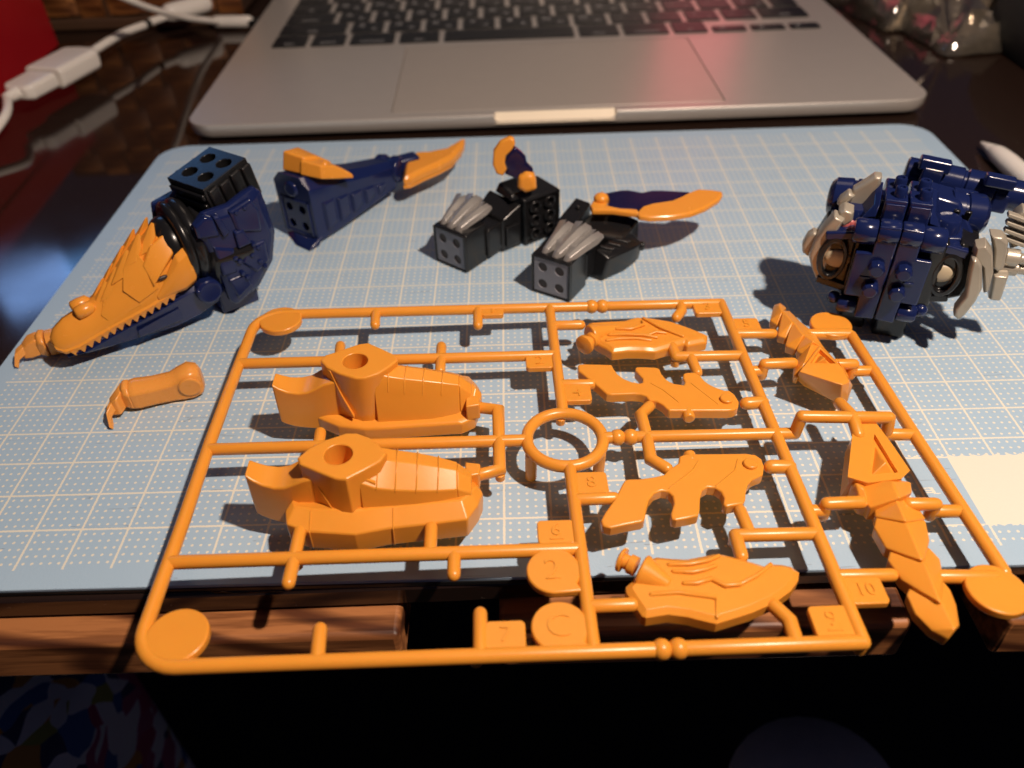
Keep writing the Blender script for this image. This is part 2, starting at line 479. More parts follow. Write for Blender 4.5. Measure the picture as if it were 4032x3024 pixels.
# ---------------------------------------------------------------- the orange parts frame (sprue)
sp = thing('parts_frame', 'flat orange parts frame with numbered tabs and uncut parts at the mat front', 'model parts', (143.0, 24.5, 8.7), (-0.008, 0.022, 0.026))
RR_ = 1.34
XL, XM, XR, XO = -76.5, 0.9, 47.0, 77.2
YT, YB = 50.4, -51.6

def runner(pts, r=RR_, r0=True, r1=True, name='runner', n=16):
    return obj(name, MB().tube([(p[0], p[1], p[2] if len(p) > 2 else 0.0) for p in pts], r, n, r0, r1), ORANGE, sp, angle=50)

def arc(cx, cy, r, a0, a1, n=8): return [(cx + r * math.cos(math.radians(a0 + (a1 - a0) * i / n)), cy + r * math.sin(math.radians(a0 + (a1 - a0) * i / n))) for i in range(n + 1)]
runner([(11.6, YT)] + [(-20, YT)] + arc(XL + 7.5, YT - 7.5, 7.5, 90, 180) + [(XL - .25, 20), (XL - .35, 3), (XL, -20)] + arc(XL + 7.5, YB + 7.5, 7.5, 180, 270) + [(-20, YB), (11.9, YB)], name='outer_runner')
runner([(15.6, YT), (XR, YT)], name='outer_runner'); runner([(XR, YT), (XR, YB)], name='outer_runner'); runner([(XR, YB), (15.9, YB)], name='outer_runner')
runner([(XM, YT), (XM, 8.6)]); runner([(XM, -8.2), (XM, YB)])
runner([(XL, 29.8), (XM, 29.8)]); runner([(XL, 0.1), (-7.6, 0.1)]); runner([(XL, -29.9), (XM, -29.9)])
runner([(8.9, 0.1), (12.0, 0.1)]); runner([(15.4, 0.1), (XR, -0.2), (51.2, -0.3)])
obj('ring', MB().torus((0.6, 0.1, 0), 8.3, 1.34), ORANGE, sp, angle=60)
for k in (205, -28):   # little feet that carry the ring
    a = math.radians(k); x, y = 0.6 + 8.3 * math.cos(a), 0.1 + 8.3 * math.sin(a)
    obj('foot', MB().cyl((x, y, -0.6), (x, y, -8.3), 1.32, 1.25), ORANGE, sp, bevel=0.25)
for x, y in ((12.2, YT), (15.05, YT), (12.15, 0.1), (15.05, 0.1), (12.5, YB), (15.35, YB)):
    obj('bead', MB().ball((x, y, 0), 1.85), ORANGE, sp, angle=60)
# short nubs along the runners
for p, q in (((-45.3, YT), (-44.9, 44.6)), ((-18.2, YT), (-18.2, 43.2)), ((-52.4, 29.8), (-52.8, 36)), ((-27.4, 29.8), (-27.4, 34.6)), ((-27.4, 29.8), (-27.4, 25)), ((-52.8, 29.8), (-52.8, 24)),
             ((-53.1, -29.9), (-53.1, -23.0)), ((-53.1, -29.9), (-53.2, -35.4)), ((-27.6, -29.9), (-27.6, -23.6)), ((-23.0, -29.9), (-23.0, -34.8)), ((-53.0, 0.1), (-53.2, 4.4)), ((-53.0, 0.1), (-53.2, -3.0)),
             ((-45.6, YB), (-46.0, -45.4)), ((-18.2, YB), (-18.2, -43.4)),
             ((XM, 42.3), (8.4, 42.2)), ((XM, 18.5), (8.6, 18.3)), ((XM, -17.5), (9.0, -17.4)), ((XM, -42.6), (9.0, -42.6)),
             ((XR, 36.6), (56.9, 36.3)), ((XR, -38.0), (57.3, -38.2)),
             ((34.0, 27.7), (34.4, 21.6)), ((34.0, -28.0), (33.6, -21.8)), ((34.3, 9.0), (34.3, 12.0))):
    if p[0] == 34.3: continue
    runner([p, q], 1.28, name='gate')
runner([(XR, 27.7), (30.5, 27.9)], name='gate'); runner([(30.5, 27.9), (30.2, 33.0)], name='gate')
runner([(XR, -28.1), (31.1, -27.9)], name='gate'); runner([(31.1, -27.9), (31.0, -32.8)], name='gate')
runner([(36.0, YT), (35.8, 47.3), (33.8, 44.4)], name='gate'); runner([(35.6, YB), (35.8, -47.0), (33.9, -43.8)], name='gate')
runner([(XR, 10.2, 0), (44.0, 10.0, 0), (43.2, 10.0, 0)], 1.5, name='gate'); runner([(XR, -10.3, 0), (44.0, -10.1, 0), (43.1, -10.1, 0)], 1.5, name='gate')
runner([(18.6, 0.1), (18.4, 7.2), (20.8, 9.9)], name='gate'); runner([(18.6, 0.1), (18.3, -6.9), (21.2, -9.7)], name='gate')
runner([(-13.8, 0.1), (-13.7, 10.2), (-18.4, 11.3)], name='gate'); runner([(-13.8, 0.1), (-13.9, -8.6), (-18.4, -9.9)], name='gate')
for x in (-13.8, -19.0, -52.8, 12.5): obj('ejector_pin', MB().cyl((x, (-8.8 if x == -13.8 else (YB + .2 if x != -52.8 else -29.9)), -0.9), (x, (-8.8 if x == -13.8 else (YB + .2 if x != -52.8 else -29.9)), -2.6), 1.1, 1.0), ORANGE, sp, bevel=0.2)
for x, y in ((0.4, 8.0), (30.5, 27.9), (31.1, -28.0), (XR, YB), (XR, 32.0)): obj('ejector_pin', MB().cyl((x, y, -0.9), (x, y, -2.7), 1.15, 1.05), ORANGE, sp, bevel=0.2)
# stepped gates to the two long fangs on the right
for y in (21.8, -22.3):
    runner([(XR, y, -.2), (50.2, y, -.2)], name='gate'); runner([(50.3, y, -1.6), (50.3, y, 1.3)], 1.3, name='gate'); runner([(50.4, y, 1.9), (57.2, y + .1, 1.9)], name='gate')
    runner([(XO, y - 1.2, -.2), (72.0, y - 1.0, -.2)], name='gate'); runner([(71.6, y - 1.0, -1.4), (71.6, y - 1.0, 1.2)], 1.3, name='gate'); runner([(71.6, y - 1.0, 1.9), (66.5, y - .8, 1.9)], name='gate')
runner([(51.2, -0.3, 0), (51.6, -0.4, 5.2)], name='gate'); runner([(51.6, -0.5, 5.2), (70.6, -1.0, 4.6)], name='gate'); runner([(70.6, -1.0, 4.6), (71.2, -1.3, 0)], name='gate'); runner([(71.2, -1.4, 0), (XO, -1.8, 0)], name='gate')
runner([(62.6, -0.7, 5.0), (62.2, 5.2, 3.6)], name='gate'); runner([(62.6, -0.7, 5.0), (62.6, -5.0, 3.6)], name='gate')
runner([(60.5, 35.9), (76.2, 35.2), (76.6, 34.6)], name='outer_runner'); runner([(76.6, 34.6), (77.2, -1.8), (78.2, -38.5)], name='outer_runner'); runner([(66.0, -38.9), (76.0, -39.4)], name='outer_runner')

# flat round and square tabs
def disc(x, y, r, z=0.2, t=1.7):
    return obj('round_tab', MB().prism(circle(x, y, r, 40), z - t / 2, z + t / 2), ORANGE, sp, bevel=0.3)
disc(-69.6, 47.0, 5.4); disc(-70.2, -46.2, 5.4); disc(72.6, 38.6, 5.2); disc(74.6, -42.6, 5.4)
def number(txt, x, y, z, size, parent):
    me = text_mesh(txt, size, 0.16); me.materials.append(ORANGE)
    o = bpy.data.objects.new('raised_number', me); COL.objects.link(o); o.parent = parent
    o.location = Vector((x, y, z)) * S
    return o
for x, y, s in ((-4.6, -35.2, '2'), (-4.4, -47.0, 'C')):
    d = obj('round_tab', MB().prism(circle(x, y, 5.0, 40)[:31] + [(x + 4.9, y - 4.7)] + circle(x, y, 5.0, 40)[36:], -0.7, 1.0), ORANGE, sp, bevel=0.3)
    number(s, x - .2, y, 1.05, 6.6, d)
def tab(x0, y0, x1, y1, s, underline=False, size=4.3):
    t = obj('number_tab', MB().prism(roundrect(x0, y0, x1, y1, 0.9, 4), -0.7, 0.75), ORANGE, sp, bevel=0.2)
    cx, cy = (x0 + x1) / 2, (y0 + y1) / 2
    n = number(s, cx, cy + (.4 if underline else 0), 0.8, size, t)
    if underline: obj('underline', MB().box((cx, cy - 1.75, 0.8), (2.6, 0.35, 0.25)), ORANGE, t)
    return t
tab(-17.4, 46.8, -11.4, 51.0, '1'); tab(-6.6, 24.2, 0.0, 29.6, '2'); tab(39.0, 45.0, 46.4, 50.6, '3'); tab(1.6, 11.8, 8.0, 17.6, '4'); tab(47.6, 37.0, 54.4, 42.4, '5')
tab(-7.0, -29.0, 0.2, -23.2, '6', True); tab(-17.4, -51.0, -10.4, -45.4, '7'); tab(1.6, -16.6, 8.2, -10.6, '8'); tab(39.4, -51.0, 46.4, -44.6, '9', True); tab(47.6, -44.6, 54.6, -38.8, '10', False, 3.8)

# two fin-shaped armour parts with three rounded points each
def fin(out, z1, name):
    f = obj(name, MB().prism(out, z1 - 2.7, z1), ORANGE, sp, bevel=0.38, seg=3, lim=50)
    return f
FA = [(5.84, 24.67), (7.0, 24.95), (14.06, 24.41), (14.31, 22.98), (15.03, 20.73), (16.25, 18.98), (17.81, 17.79), (19.74, 17.17), (20.45, 17.45), (20.67, 18.79), (19.45, 21.83), (19.57, 23.13), (20.72, 23.27), (24.51, 22.91), (25.3, 22.41), (25.47, 20.41), (26.27, 18.1), (27.74, 16.69), (29.94, 16.1), (30.35, 17.02), (30.26, 18.83), (30.59, 20.19), (31.44, 20.61), (33.51, 20.66), (34.52, 19.24), (35.13, 17.4), (35.98, 16.02), (37.41, 14.71), (38.9, 13.77), (40.16, 13.63), (40.93, 12.16), (41.3, 9.71), (40.7, 7.93), (39.5, 7.02), (38.05, 6.8), (24.83, 7.36), (24.29, 8.22), (23.8, 9.36), (22.64, 10.68), (20.86, 11.01), (20.53, 12.39), (19.39, 13.22), (17.72, 13.47), (12.59, 13.38), (11.5, 13.73), (10.43, 15.44), (9.35, 17.17), (5.84, 22.33)]
fa = fin(FA, 1.0, 'upper_fin')
FB = [(11.81, -13.34), (12.92, -13.14), (14.76, -13.21), (17.92, -12.76), (20.03, -12.22), (21.23, -10.78), (22.48, -9.97), (23.7, -9.03), (24.24, -7.12), (25.36, -6.59), (27.3, -6.49), (38.71, -6.84), (40.5, -7.32), (41.42, -8.59), (41.35, -10.77), (40.38, -13.2), (37.96, -14.36), (36.69, -15.63), (35.71, -17.62), (35.1, -19.6), (34.29, -20.74), (32.58, -20.99), (30.84, -21.38), (30.3, -20.77), (30.9, -19.03), (30.75, -17.42), (29.8, -16.28), (28.33, -16.01), (26.99, -16.85), (26.13, -18.83), (25.36, -21.93), (24.74, -23.43), (22.72, -23.92), (20.28, -24.38), (19.34, -23.97), (19.5, -22.64), (20.57, -20.17), (20.74, -18.2), (20.08, -16.89), (18.77, -16.59), (17.14, -17.25), (15.78, -18.99), (14.92, -21.11), (14.07, -23.94), (13.39, -24.47), (9.94, -25.15), (7.24, -25.78), (5.72, -25.2), (5.55, -23.77), (6.57, -21.92), (9.16, -18.12), (11.02, -14.55)]
fb = fin(FB, 1.0, 'lower_fin')
def pegs(parent, sgn, dx=0.0):
    obj('peg', MB().cyl((38.5 + dx, sgn * 10.3, 0.8), (38.5 + dx, sgn * 10.3, 1.75), 1.5), ORANGE, parent, bevel=0.25)
    obj('pin', MB().cyl((40.2 + dx, sgn * 10.6, -1.4), (40.2 + dx, sgn * 10.6, -3.6), 1.3), ORANGE, parent, bevel=0.3)
pegs(fa, 1); pegs(fb, -1, 0.0)
obj('side_peg', MB().cyl((29.3, 8.6, -0.3), (29.2, 5.6, -0.3), 1.35), ORANGE, fa, bevel=0.4)
obj('side_peg', MB().cyl((26.9, -8.2, -0.3), (26.8, -5.2, -0.3), 1.35), ORANGE, fb, bevel=0.4)
def groove(pts, parent, r=0.16):
    return obj('raised_line', MB().tube([(x, y, z) for x, y, z in pts], r, 6), ORANGE, parent, angle=60)
groove([(22.3, 16.92, 1.0), (24.72, 14.38, 1.0), (26.69, 11.27, 1.0), (27.43, 9.97, 1.0)], fa); groove([(31.75, 16.51, 1.0), (34.08, 12.67, 1.0), (36.33, 8.95, 1.0)], fa)
groove([(27.94, -8.68, 1.0), (26.3, -11.21, 1.0), (23.67, -13.42, 1.0), (20.37, -16.17, 1.0)], fb); groove([(36.34, -8.6, 1.0), (34.91, -11.78, 1.0), (32.54, -13.79, 1.0), (30.03, -15.96, 1.0)], fb)

# two fan-shaped fins with ribs and a stub axle
def wing(out, sgn, name, ribs, cone, stem, z1):
    w = obj(name, MB().prism(out, z1 - 3.4, z1, inset=1.1, h=0.9), ORANGE, sp, bevel=0.3, seg=2, lim=20)
    for r in ribs: obj('rib', MB().tube(r, 0.42, 8), ORANGE, w, angle=60)
    a, b, r0, r1 = cone; obj('socket', MB().lathe(a, Vector(b) - Vector(a), [(0, r0 * .9), (.4, r0), ((Vector(b) - Vector(a)).length, r1)]), ORANGE, w, bevel=0.3)
    a, b, r0 = stem; d = Vector(b) - Vector(a)
    st = obj('axle', MB().lathe(a, d, [(0, r0 * .8), (d.length * .4, r0 * .8), (d.length * .45, r0 * .62), (d.length * .72, r0 * .62), (d.length * .75, r0), (d.length - .3, r0), (d.length, r0 * .75)]), ORANGE, w, angle=40)
    return w
WA = [(10.37, 42.18), (15.17, 42.51), (19.64, 42.64), (21.69, 43.53), (23.04, 44.02), (26.79, 43.47), (31.91, 41.76), (36.33, 38.56), (40.02, 35.4), (39.17, 32.71), (33.95, 31.32), (33.32, 32.25), (25.56, 29.19), (22.62, 29.72), (19.02, 29.98), (14.85, 29.42), (13.72, 31.2), (11.53, 33.31), (9.17, 37.02)]
wa = wing(WA, 1, 'upper_wing', ([(13.98, 33.33, 1.5), (17.09, 33.69, 1.7), (21.69, 33.59, 1.7), (24.96, 32.84, 1.5)], [(14.87, 35.46, 1.6), (19.15, 35.26, 1.8), (23.41, 34.81, 1.8), (26.66, 33.81, 1.6)], [(17.07, 37.97, 1.6), (20.74, 37.53, 1.8), (24.14, 39.23, 1.8), (24.11, 40.85, 1.6)], [(24.67, 34.89, 1.7), (26.71, 35.96, 1.8), (29.15, 35.6, 1.6)], [(24.64, 42.19, 1.6), (28.27, 37.73, 1.8), (33.21, 34.13, 1.6)]),
          ((9.86, 35.97, 1.0), (17.7, 39.58, 0.4), 2.9, 1.2), ((11.2, 35.4, 0.8), (7.89, 31.98, 1.0), 2.5), 1.4)
WB = [(13.15, -33.45), (14.93, -32.84), (17.65, -33.3), (20.39, -33.55), (23.29, -33.05), (25.94, -32.53), (27.3, -32.69), (31.15, -34.13), (34.48, -35.69), (35.32, -35.18), (37.73, -35.48), (39.38, -36.02), (40.42, -37.37), (39.69, -39.15), (37.61, -41.32), (33.97, -43.62), (29.48, -45.49), (26.08, -46.47), (22.77, -47.41), (20.78, -46.79), (18.12, -45.85), (14.84, -45.2), (10.82, -45.73), (10.11, -45.31), (8.95, -42.66), (8.09, -40.43), (8.18, -39.22), (9.68, -37.92), (11.78, -35.03)]
wb = wing(WB, -1, 'lower_wing', ([(16.7, -35.3, 1.5), (20.48, -35.52, 1.8), (23.94, -34.89, 1.8), (26.2, -33.73, 1.5)], [(17.23, -36.83, 1.5), (20.66, -37.29, 1.8), (22.94, -36.85, 1.8), (25.1, -35.99, 1.6)], [(18.61, -39.5, 1.5), (20.95, -39.71, 1.8), (23.59, -38.87, 1.7)], [(23.62, -38.8, 1.6), (25.9, -40.49, 1.8), (28.51, -40.28, 1.8)], [(28.59, -40.14, 1.6), (32.11, -38.48, 1.8), (35.28, -36.14, 1.6)], [(12.32, -41.55, 1.4), (17.13, -41.42, 1.6), (23.77, -42.79, 1.6), (22.98, -46.45, 1.2)]),
          ((11.24, -36.04, 1.0), (16.09, -39.16, 0.5), 3.3, 1.3), ((10.73, -35.04, 0.8), (7.83, -33.05, 0.8), 2.3), 1.4)

# two body halves
PLAT = [(-52.93, -15.11), (-51.06, -12.55), (-48.1, -10.31), (-44.28, -8.54), (-42.12, -8.64), (-39.47, -10.06), (-37.51, -12.02), (-35.64, -14.66), (-36.84, -16.82), (-39.82, -19.08), (-42.03, -20.64), (-42.69, -21.29), (-44.8, -20.96), (-47.23, -19.71), (-49.71, -18.26), (-52.06, -17.14)]
PLAT = [(x + 45.0, -(y + 14.6)) for x, y in PLAT]       # about the centre of the socket, outward = +y
def body_half(cx, cy, sgn, name):
    def T(p): return (cx + p[0], cy + sgn * p[1], p[2])
    def M_(mb): mb.v = [T(p) for p in mb.v]; return mb
    base = [(x * 1.0 + .2, y * 1.04) for x, y in PLAT]
    col_ = MB(); n = len(PLAT)
    low = [(x * (1.10 if x < 0 else 0.96), y * (1.02 if y > 0 else 0.95), -3.0) for x, y in PLAT]
    mid = [(x * (1.0 if x < 0 else .95), y * 0.98, 7.0) for x, y in PLAT]
    col_.loft([low, mid, [(x, y, 11.7) for x, y in PLAT], [(x, y, 12.0) for x, y in offset(PLAT, -0.25 if sum(PLAT[i][0] * PLAT[(i + 1) % n][1] - PLAT[(i + 1) % n][0] * PLAT[i][1] for i in range(n)) > 0 else 0.25)]])
    c = obj(name, M_(col_), ORANGE, sp, angle=38)
    cut(c, M_(MB().cyl((-.1, 0.0, 5.5), (-.1, 0.0, 14), 2.75, n=32)), 38)
    bv = c.modifiers.new('edge', 'BEVEL'); bv.width = 0.35 * S; bv.segments = 2; bv.limit_method = 'ANGLE'; bv.angle_limit = math.radians(40)
    # creases down the front of the column
    for s_ in (1, -1):
        obj('crease', M_(MB().loft([[(-6.3, s_ * 1.9, 11.5), (-5.3, s_ * 2.9, 11.5), (-5.2, s_ * 1.4, 11.5)], [(-4.9, s_ * 3.3, 6), (-3.4, s_ * 4.6, 6), (-3.4, s_ * 2.6, 6)], [(-2.7, s_ * 5.2, 0.5), (-0.9, s_ * 6.4, 0.5), (-1.2, s_ * 4.2, 0.5)]])), ORANGE, c, bevel=0.2)
    # thick skirt: faceted, wide on the outer side and narrow on the inner one
    sk = [(-11.4, 5.0), (-10.6, 8.2), (-6.5, 9.3), (2.8, 10.5), (9.0, 9.2), (11.2, 9.0), (24.5, 7.6), (26.6, 4.0), (27.6, 1.0), (26.0, -5.2), (23.0, -7.0), (6.0, -7.9), (1.0, -8.0), (-5.0, -6.6), (-10.0, -3.6)]
    def up_(x, y): return 1.6 if (x < -9 and y > 0) else (0.5 if y > 0 else -1.4)
    s_ = obj('skirt', M_(MB().loft([[(x * .995, y * .985, -4.8) for x, y in sk], [(x, y, -2.2) for x, y in sk], [(x, y, up_(x, y)) for x, y in sk], [(x * .93 + .6, y * (.60 if y > 0 else .92), (2.7 if y > 0 else -.9)) for x, y in sk]])), ORANGE, c, bevel=0.3, seg=2, lim=10)
    for x0 in (-6.2, 9.9):
        obj('panel_line', M_(MB().tube([(x0, 9.3, -4.4), (x0 + .1, 9.55 - (x0 > 0) * .3, 0.4), (x0 + .15, 6.0, 2.6)], 0.12, 6)), ORANGE, s_)
    # ribbed rear: plain sloping sides, a top of four panels stepping down to the tail end
    st = [(4.0, 4.9, 9.0, 12.0), (7.0, 4.8, 7.2, 10.7), (10.5, 4.7, 6.4, 9.8), (14.5, 4.5, 5.8, 9.0), (18.6, 4.1, 5.2, 8.0), (22.6, 3.4, 4.6, 6.8)]
    def sect(x, w, zc, zt, d=0.0): return [(x, w + 1.2, -1.0), (x, w + d, zc + d), (x, w * .05, zt + d), (x, -w * .75, zt - .5 + d), (x, -w - d, zc - .4 + d), (x, -w - 1.3, -1.0)]
    obj('back', M_(MB().loft([sect(*q) for q in st])), ORANGE, c, bevel=0.2, seg=2, lim=18, angle=40)
    for x0, w, zc, zt in st[1:5]:
        obj('panel_line', M_(MB().tube([(x0 + .1, w + .05, zc - .5), (x0 + .2, w + .02, zc), (x0 + .5, w * .05, zt + .03), (x0 + .3, -w * .75, zt - .47), (x0, -w, zc - .4)], 0.12, 6)), ORANGE, c, angle=60)
    obj('tail_end', M_(MB().loft([sect(22.6, 3.4, 4.6, 6.7), sect(25.4, 2.8, 2.9, 4.0)])), ORANGE, c, bevel=0.3)
    obj('tail_lug', M_(MB().prism([(24.0, -1.8), (27.0, -2.4), (27.2, -5.4), (24.0, -6.0)], -1.5, 2.8)), ORANGE, c, bevel=0.35)
    # flared shoulder that joins the column to the plates
    obj('shoulder', M_(MB().loft([[(2.4, 5.4, 0.0), (2.6, 4.6, 11.2), (2.6, -4.6, 11.2), (2.4, -5.4, 0.0)], [(4.6, 5.3, 0), (4.6, 4.2, 9.6), (4.6, -4.2, 9.6), (4.6, -5.3, 0)], [(7.0, 5.2, 0), (7.0, 4.3, 8.1), (7.0, -4.3, 8.1), (7.0, -5.2, 0)]])), ORANGE, c, angle=60)
    # hooked beak on the far end: a curved block
    def bs(x, y0, y1, zb, zt): return [(x, y0, zb), (x, y1, zb), (x, y1, zt), (x, y0, zt)]
    bk = [bs(-18.7, -3.2, 1.3, -2.8, 8.3), bs(-17.4, -3.3, 1.7, -3.6, 7.3), bs(-15.6, -3.4, 2.1, -4.3, 6.3), bs(-13.2, -3.4, 2.6, -4.8, 5.8), bs(-11.0, -3.5, 2.9, -5.0, 6.1), bs(-9.0, -3.6, 3.2, -5.2, 7.2), bs(-7.0, -3.6, 3.4, -5.0, 8.4), bs(-4.0, -3.4, 3.4, -4.4, 9.0)]
    obj('beak', M_(MB().loft(bk)), ORANGE, c, bevel=0.4, seg=3, angle=50, lim=40)
    obj('pin', M_(MB().cyl((-1.5, -5.0, -2.4), (-1.5, -5.0, -6.4), 1.3)), ORANGE, c, bevel=0.25); obj('pin', M_(MB().cyl((5.5, -5.4, -2.4), (5.5, -5.4, -6.4), 1.3)), ORANGE, c, bevel=0.25)
    return c
body_half(-45.0, 14.5, 1, 'upper_body_half'); body_half(-45.0, -14.6, -1, 'lower_body_half')

# two long scaled fangs, mirrored about the middle bar
def fang(sgn, name):
    def M_(mb): mb.v = [(x, sgn * y, z) for x, y, z in mb.v]; return mb
    low = [(70.31, -6.1), (64.37, 3.01), (58.92, 16.44), (59.74, 21.55), (63.84, 22.59), (68.6, 19.86), (70.84, 15.09), (71.68, 11.97), (70.57, -0.24)]
    top = [(65.96, -1.13), (62.07, 4.47), (56.47, 17.03), (59.35, 18.48), (66.18, 17.68), (68.46, 15.81), (67.9, 8.43), (67.08, 2.05)]
    mid = [(x, y, 1.0) for x, y in offset(top, .35)]
    h = obj(name, M_(MB().loft([[(x, y, -2.4) for x, y in offset(top, -.5)], [(x, y, 1.6) for x, y in offset(top, .25)], [(x, y, 4.0) for x, y in offset(top, -.55)]])), ORANGE, sp)
    tri = [(65.91, 5.32), (60.12, 17.18), (66.37, 16.47)]
    cut(h, M_(MB().prism(tri, 3.1, 8.0)))
    bv = h.modifiers.new('edge', 'BEVEL'); bv.width = .25 * S; bv.segments = 2; bv.limit_method = 'ANGLE'; bv.angle_limit = math.radians(30)
    cx_ = sum(p[0] for p in tri) / 3; cy_ = sum(p[1] for p in tri) / 3
    t2 = [(cx_ + (x - cx_) * .84, cy_ + (y - cy_) * .84) for x, y in tri]
    obj('gem', M_(hull([(x, y, 2.6) for x, y in t2] + [(cx_ + .3, cy_ + 1.4, 5.0), (cx_ + .1, cy_ - .8, 4.3)])), ORANGE, h, bevel=0.2)
    def plate(base, ridge, z0, z1, nm='scale_plate'):
        n = len(base); gx = sum(p[0] for p in base) / n; gy = sum(p[1] for p in base) / n
        return obj(nm, M_(hull([(gx + (x - gx) * .92, gy + (y - gy) * .96, -2.2) for x, y in base] + [(x, y, z0) for x, y in base] + [(x, y, z1) for x, y in ridge])), ORANGE, h, bevel=0.28, seg=2)
    plate([(56.59, 18.25), (57.71, 16.18), (60.19, 16.28), (58.88, 22.65), (57.42, 21.84)], [(57.17, 18.62), (58.27, 19.86)], 1.6, 3.4, 'brow_plate')
    plate([(57.28, 18.58), (60.64, 16.3), (66.09, 16.4), (69.43, 17.16), (68.47, 19.95), (64.99, 23.13), (58.51, 23.61)], [(63.65, 19.58), (63.43, 23.89)], 1.8, 4.8, 'brow_plate')
    plate([(60.91, 20.1), (59.16, 25.05), (64.6, 27.39), (68.87, 26.01), (68.64, 22.47), (68.44, 20.41)], [(63.17, 23.74), (62.77, 29.07)], 0.9, 3.9)
    plate([(59.85, 24.4), (58.01, 27.56), (58.37, 32.51), (63.87, 36.73), (67.45, 31.2), (68.8, 26.18)], [(63.11, 28.96), (62.31, 37.85)], 0.7, 3.5)
    plate([(59.98, 31.63), (57.71, 35.16), (58.41, 39.52), (59.76, 42.12), (63.36, 45.75), (66.37, 39.51), (67.62, 35.32), (66.76, 32.7)], [(62.76, 38.06), (61.82, 46.43)], 0.5, 3.0)
    plate([(60.47, 39.85), (58.19, 42.72), (57.99, 46.4), (59.54, 50.01), (61.62, 51.81), (64.75, 49.34), (66.25, 44.82), (66.59, 42.02), (66.03, 39.59)], [(62.53, 45.9), (62.42, 51.19)], 0.3, 2.3)
    return h
fang(-1, 'lower_fang')
def upper_fang():
    top = [(64.33, 25.39, 4.2), (58.53, 18.28, 4.2), (56.76, 16.56, 3.6), (64.47, 10.46, 4.4), (66.65, 11.75, 4.2), (66.61, 17.14, 4.4), (65.87, 24.94, 3.4)]
    low = [(65.92, 31.06, -2.0), (58.44, 20.32, -2.0), (59.71, 17.45, -2.0), (65.76, 10.97, -2.0), (67.91, 11.77, -2.0), (71.28, 17.61, -2.0), (69.33, 30.32, -2.0)]
    h = obj('upper_fang', hull(top + low), ORANGE, sp)
    tri = [(64.08, 24.24), (59.98, 19.01), (65.86, 18.48)]
    cut(h, MB().prism(tri, 3.0, 9.0))
    bv = h.modifiers.new('edge', 'BEVEL'); bv.width = .28 * S; bv.segments = 2; bv.limit_method = 'ANGLE'; bv.angle_limit = math.radians(25)
    gx = sum(p[0] for p in tri) / 3; gy = sum(p[1] for p in tri) / 3
    obj('gem', hull([(gx + (x - gx) * .86, gy + (y - gy) * .86, 2.4) for x, y in tri] + [(gx + .2, gy - .8, 5.0), (gx + .1, gy + 1.0, 4.2)]), ORANGE, h, bevel=0.25)
    def plate(base, ridge, nm='scale_plate'):
        n = len(base); mx = sum(p[0] for p in base) / n; my = sum(p[1] for p in base) / n
        return obj(nm, hull([(mx + (x - mx) * .9, my + (y - my) * .9, z - 2.6) for x, y, z in base] + base + ridge), ORANGE, h, bevel=0.3, seg=2)
    plate([(60.53, 48.09, 0.6), (57.49, 41.17, 0.6), (58.88, 39.2, 0.6), (60.59, 42.72, 1.0), (63.69, 46.9, 0.4), (62.7, 49.41, 0.4)], [(60.74, 45.33, 2.6), (60.37, 41.5, 3.0)])
    plate([(60.28, 42.33, 0.6), (57.66, 34.6, 0.6), (59.39, 33.46, 0.6), (62.04, 38.51, 1.0), (65.55, 40.2, 0.4), (64.01, 45.72, 0.4)], [(60.78, 42.42, 2.8), (61.43, 36.45, 3.4)])
    plate([(62.11, 39.06, 0.6), (58.28, 30.38, 0.6), (60.37, 28.67, 0.6), (63.62, 33.5, 1.0), (67.34, 35.92, 0.4), (65.48, 40.39, 0.4)], [(61.7, 37.62, 3.0), (62.16, 30.4, 3.8)])
    plate([(63.66, 34.07, 0.8), (60.24, 27.92, 0.8), (61.32, 26.44, 0.8), (64.01, 29.66, 1.4), (67.78, 28.49, 0.6), (67.19, 35.71, 0.6)], [(62.38, 31.79, 3.2), (63.5, 27.16, 4.2)])
    plate([(64.33, 30.5, 1.2), (61.08, 25.82, 1.0), (58.57, 23.75, 0.6), (56.83, 18.85, 0.4), (57.57, 18.04, 0.6), (59.83, 20.47, 2.4), (65.45, 27.41, 2.4)], [(62.87, 26.56, 3.8), (59.55, 20.72, 3.2)], 'brow_plate')
    plate([(68.16, 23.95, 1.0), (69.0, 24.34, 1.0), (69.61, 21.1, 1.0), (69.75, 18.05, 0.6), (69.16, 16.21, 0.6), (68.68, 20.4, 1.6)], [(67.34, 20.4, 3.4), (67.42, 18.22, 3.4)], 'brow_plate')
upper_fang()

# ---------------------------------------------------------------- crocodile head of the kit
cr = thing('crocodile_head', 'crocodile head with orange snout, navy collar and black socket block on top', 'toy head', (39.6, 85.5, 0.0), (0.0, 0.0, 3.82227))
def jaw_sect(x, w, zl, zt):
    return [(x, w, zl), (x, w * 1.03, zl + (zt - zl) * .30), (x, w * .80, zl + (zt - zl) * .62), (x, w * .42, zl + (zt - zl) * .92), (x, 0, zt),
            (x, -w * .42, zl + (zt - zl) * .92), (x, -w * .80, zl + (zt - zl) * .62), (x, -w * 1.03, zl + (zt - zl) * .30), (x, -w, zl)]
UJ = [(-0.5, 8.2, 15.0, 29.6), (4, 7.9, 13.6, 28.6), (9, 7.3, 12.2, 25.6), (14, 6.4, 10.9, 21.2), (19, 5.4, 9.5, 17.4), (24, 4.6, 8.1, 15.4), (28.5, 4.1, 6.9, 14.4), (31.6, 3.2, 6.6, 12.6), (33.2, 1.7, 7.4, 10.4)]
uj = obj('upper_jaw', MB().loft([jaw_sect(*s) for s in UJ]), ORANGE_MATTE, cr, bevel=0.35, seg=2, angle=40, lim=35)
